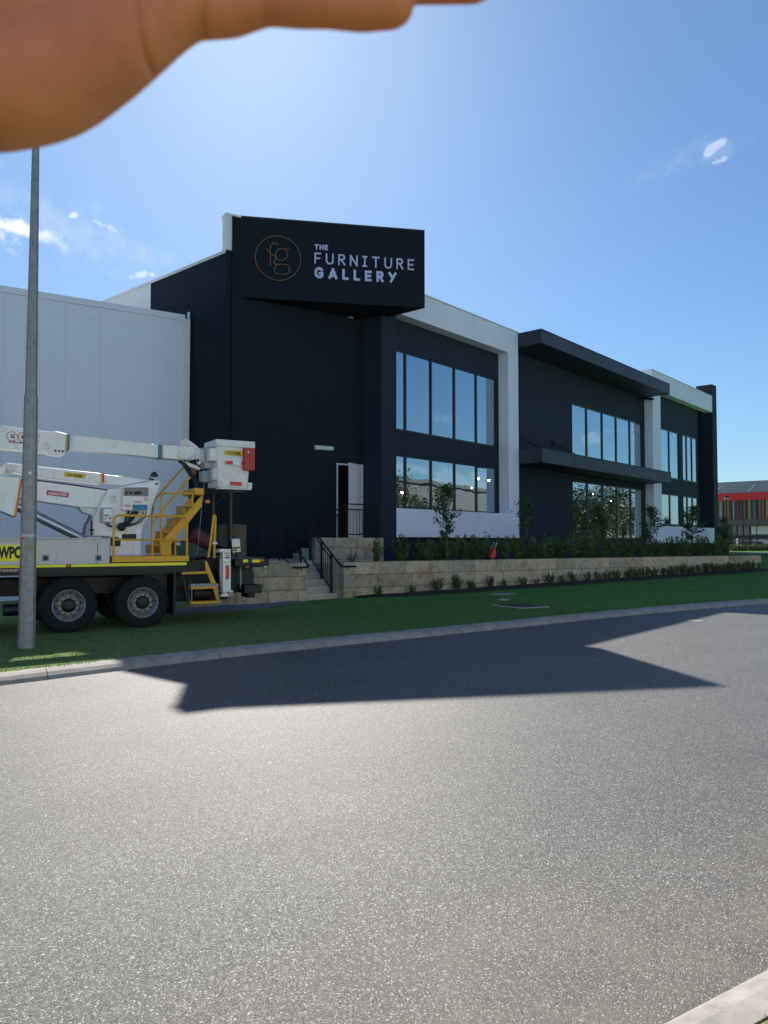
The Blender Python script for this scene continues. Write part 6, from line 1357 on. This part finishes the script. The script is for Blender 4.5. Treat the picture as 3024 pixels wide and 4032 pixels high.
# ------------------------------------------------------------------ the photographer's hand, held up against the sun
def hand():
    DZ = .235
    def hp(px, py, dz=0.0):
        d = ray(px, py); k = (DZ + dz) / d.y; return Vector((d.x * k, d.y * k, EYE + d.z * k))
    S = DZ / FPX                                        # metres per source pixel at the hand
    m = MB()
    def blob(p, r, sc=(1, 1, 1)):
        vs = []; fs = []; nu, nv = 24, 14
        for i in range(nv + 1):
            th = math.pi * i / nv
            for j in range(nu):
                ph = 2 * math.pi * j / nu; vs.append(p + Vector((math.sin(th) * math.cos(ph) * r * sc[0], math.sin(th) * math.sin(ph) * r * sc[1], math.cos(th) * r * sc[2])))
        for i in range(nv):
            for j in range(nu): fs.append((i * nu + j, i * nu + (j + 1) % nu, (i + 1) * nu + (j + 1) % nu, (i + 1) * nu + j))
        m.add(vs, fs)
    def chain(pts, rs, step=.3):
        for (p, r), (q, s) in zip(zip(pts, rs), zip(pts[1:], rs[1:])):
            n = max(2, int((q - p).length / (min(r, s) * step)))
            for k in range(n + 1): t = k / n; blob(p.lerp(q, t), r + (s - r) * t)
    # little finger: lower edge runs (870,145) (1045,92) (1270,105) (1500,118) tip 1640
    chain([hp(800, 40), hp(905, 34), hp(1045, -4), hp(1180, 4), hp(1290, 8), hp(1420, 16), hp(1540, 10)], [.0086, .0085, .0077, .0080, .0077, .0081, .0078])
    # ring, middle and index fingers lie above, almost all outside the frame
    chain([hp(700, -180, .004), hp(900, -180, .004), hp(1200, -120, .003), hp(1500, -105, .002), hp(1700, -98, .001), hp(1868, -90)], [.0105, .0100, .0092, .0090, .0083, .0076])
    chain([hp(650, -390, .005), hp(950, -380, .005), hp(1300, -330, .004), hp(1650, -300, .003), hp(2000, -270)], [.0110, .0105, .0098, .0094, .0080])
    chain([hp(600, -600, .005), hp(900, -610, .005), hp(1250, -600, .004), hp(1550, -580, .003), hp(1820, -560)], [.0112, .0106, .0098, .0092, .0078])
    # palm: heel, little-finger edge and pad
    def row(y0, pts, r): chain([hp(*p) for p in pts], r, .35)
    # the ulnar edge: measured outline (0,580)(240,520)(480,410)(590,340)(700,250)(800,170)(870,143)
    ctrl = [(-420, 330, .0185), (-150, 352, .0187), (0, 344, .0188), (190, 306, .0180), (370, 214, .0162), (500, 136, .0144), (620, 66, .0124), (740, 22, .0103), (860, 34, .0087)]
    cc = crv(ctrl, 5); chain([hp(q[0], q[1]) for q in cc], [float(q[2]) for q in cc], .3)
    chain([hp(-400, 60, .003), hp(0, 80, .003), hp(300, 30, .003), hp(600, -110, .003), hp(800, -120, .003)], [.019, .0185, .0165, .0135, .0115], .35)
    chain([hp(-400, -200, .004), hp(0, -180, .004), hp(350, -230, .004), hp(700, -330, .004), hp(820, -330, .004)], [.019, .0185, .016, .0135, .0115], .35)
    chain([hp(-380, -450, .002), hp(0, -430, .002), hp(350, -460, .002), hp(650, -520, .003), hp(780, -560, .004)], [.020, .020, .0165, .0135, .0120], .35)
    # thumb pad and thumb, out of frame above
    chain([hp(-350, -520, -.006), hp(-60, -640, -.010), hp(180, -800, -.012), hp(420, -930, -.012), hp(640, -1010, -.01)], [.020, .018, .0135, .0120, .0100], .35)
    # wrist and forearm leaving to the lower left... continues level behind the frame edge
    chain([hp(-380, 120), hp(-800, 60), hp(-1300, 40, .01), hp(-2600, 200, .05), hp(-3800, 520, .08)], [.024, .0235, .026, .034, .040], .4)
    o = m.build('hand', None, loc=hp(400, 0))
    o.data.polygons.foreach_set('use_smooth', [True] * len(o.data.polygons))
    md = o.modifiers.new('r', 'REMESH'); md.mode = 'VOXEL'; md.voxel_size = .0011; md.use_smooth_shade = True
    s_ = o.modifiers.new('s', 'SMOOTH'); s_.factor = .6; s_.iterations = 14
    dg = bpy.context.evaluated_depsgraph_get(); me = bpy.data.meshes.new_from_object(o.evaluated_get(dg)); o.modifiers.clear(); o.data = me
    # creases pressed into the surface: where palm folds and finger joints are
    n = len(me.vertices); A = np.zeros(n * 3, np.float32); me.vertices.foreach_get('co', A); A = A.reshape(-1, 3)
    Nn = np.zeros(n * 3, np.float32); me.vertices.foreach_get('normal', Nn); Nn = Nn.reshape(-1, 3); Wd = A + np.array(o.location)
    dp = np.zeros(n)
    def crease(pts, depth, width):
        nonlocal dp
        P = [np.array(hp(*p)) for p in pts]; P2 = []
        for a, b in zip(P, P[1:]):
            for k in range(8): P2.append(a + (b - a) * k / 8)
        P2 = np.array(P2); Q = Wd[:, [0, 2]] * (DZ / Wd[:, 1:2]) if False else None
        # compare in the plane of the palm (x,z at equal distance)
        d = np.min(np.hypot(Wd[:, None, 0] - P2[None, :, 0], Wd[:, None, 2] - P2[None, :, 2]), axis=1)
        dp = np.maximum(dp, depth * np.exp(-(d / width) ** 2))
    crease([(575, -260), (578, -60), (588, 120), (600, 240), (598, 345)], .0018, .0011)
    crease([(900, -60), (868, 0), (835, 60), (808, 130), (790, 190)], .0020, .0012)
    crease([(1045, -80), (1040, 0), (1048, 110)], .0008, .0010)
    crease([(1272, -80), (1268, 20), (1274, 130)], .0009, .0009)
    crease([(240, -300), (180, -120), (160, 80)], .0007, .0012)
    for k in range(26):
        rk = random.Random(k); x0, y0 = rk.uniform(-20, 760), rk.uniform(-60, 380); L_ = rk.uniform(40, 150); a_ = rk.uniform(1.2, 2.2)
        crease([(x0, y0), (x0 + L_ * math.cos(a_) + 8, y0 + L_ * math.sin(a_)), (x0 + 2 * L_ * math.cos(a_ + .15), y0 + 2 * L_ * math.sin(a_ + .15))], .00035, .0005)
    crease([(700, -60), (742, 30), (700, 120), (660, 190)], .0008, .0009)
    crease([(1075, -60), (1070, 20), (1076, 110)], .0006, .0007)
    A2 = A - Nn * dp[:, None] * (Nn[:, 1:2] < .3); me.vertices.foreach_set('co', A2.astype(np.float32).ravel()); me.update()
    mt = bpy.data.materials.new('skin'); mt.use_nodes = True; nt = mt.node_tree; p = nt.nodes['Principled BSDF']
    tc = nt.nodes.new('ShaderNodeTexCoord'); nz = nt.nodes.new('ShaderNodeTexNoise'); nz.inputs['Scale'].default_value = 38; nz.inputs['Detail'].default_value = 9; nt.links.new(tc.outputs['Object'], nz.inputs['Vector'])
    cr = nt.nodes.new('ShaderNodeValToRGB'); cr.color_ramp.elements[0].position = .3; cr.color_ramp.elements[0].color = (.38, .125, .075, 1); cr.color_ramp.elements[1].position = .7; cr.color_ramp.elements[1].color = (.50, .185, .115, 1)
    nt.links.new(nz.outputs[0], cr.inputs[0]); nt.links.new(cr.outputs[0], p.inputs['Base Color'])
    p.inputs['Roughness'].default_value = .72; p.inputs['Subsurface Weight'].default_value = .45; p.inputs['Subsurface Radius'].default_value = (.018, .0035, .002); p.inputs['Subsurface Scale'].default_value = 1.0
    p.inputs['Specular IOR Level'].default_value = .3
    n2 = nt.nodes.new('ShaderNodeTexVoronoi'); n2.inputs['Scale'].default_value = 900; nt.links.new(tc.outputs['Object'], n2.inputs['Vector']); bp = nt.nodes.new('ShaderNodeBump'); bp.inputs['Strength'].default_value = .15; bp.inputs['Distance'].default_value = .0004
    nt.links.new(n2.outputs['Distance'], bp.inputs['Height']); nt.links.new(bp.outputs[0], p.inputs['Normal'])
    me.materials.clear(); me.materials.append(mt); me.polygons.foreach_set('use_smooth', [True] * len(me.polygons))
    setp(o, 'open left hand held up close to block the sun, palm towards the viewer', 'hand')
hand()

# unseen pale warehouse, added behind the viewer so its sunlit face lights the shaded fronts
ow = thing('added_bounce_warehouse', B.w(0, -21, .1), 'added unseen pale warehouse behind the viewer, bouncing sunlight onto the shaded fronts', 'building')
MB().fbox(B, -38, 46, -45, -21, -.3, 8.4).build('wall', mat('pale_bounce_panel', (.72, .76, .80), .75, var=.04), ow)
MB().fbox(B, -38.3, 46.3, -45.3, -20.8, 8.401, 8.75).build('roof_edge', M_steel, ow)
for a in range(-34, 44, 13):
    MB().fbox(B, a, a + 4.2, -20.999, -20.95, -.2, 4.3).build('roller_door', mat('pale_roller_door', (.55, .57, .58), .5, .1), ow)
for a in range(-28, 40, 13):
    f_ = MB().fbox(B, a, a + 3, -20.999, -20.95, 1.0, 2.4).build('window', M_frame, ow)
    MB().fbox(B, a + .06, a + 2.94, -20.949, -20.94, 1.06, 2.34).build('pane', M_glass, f_)
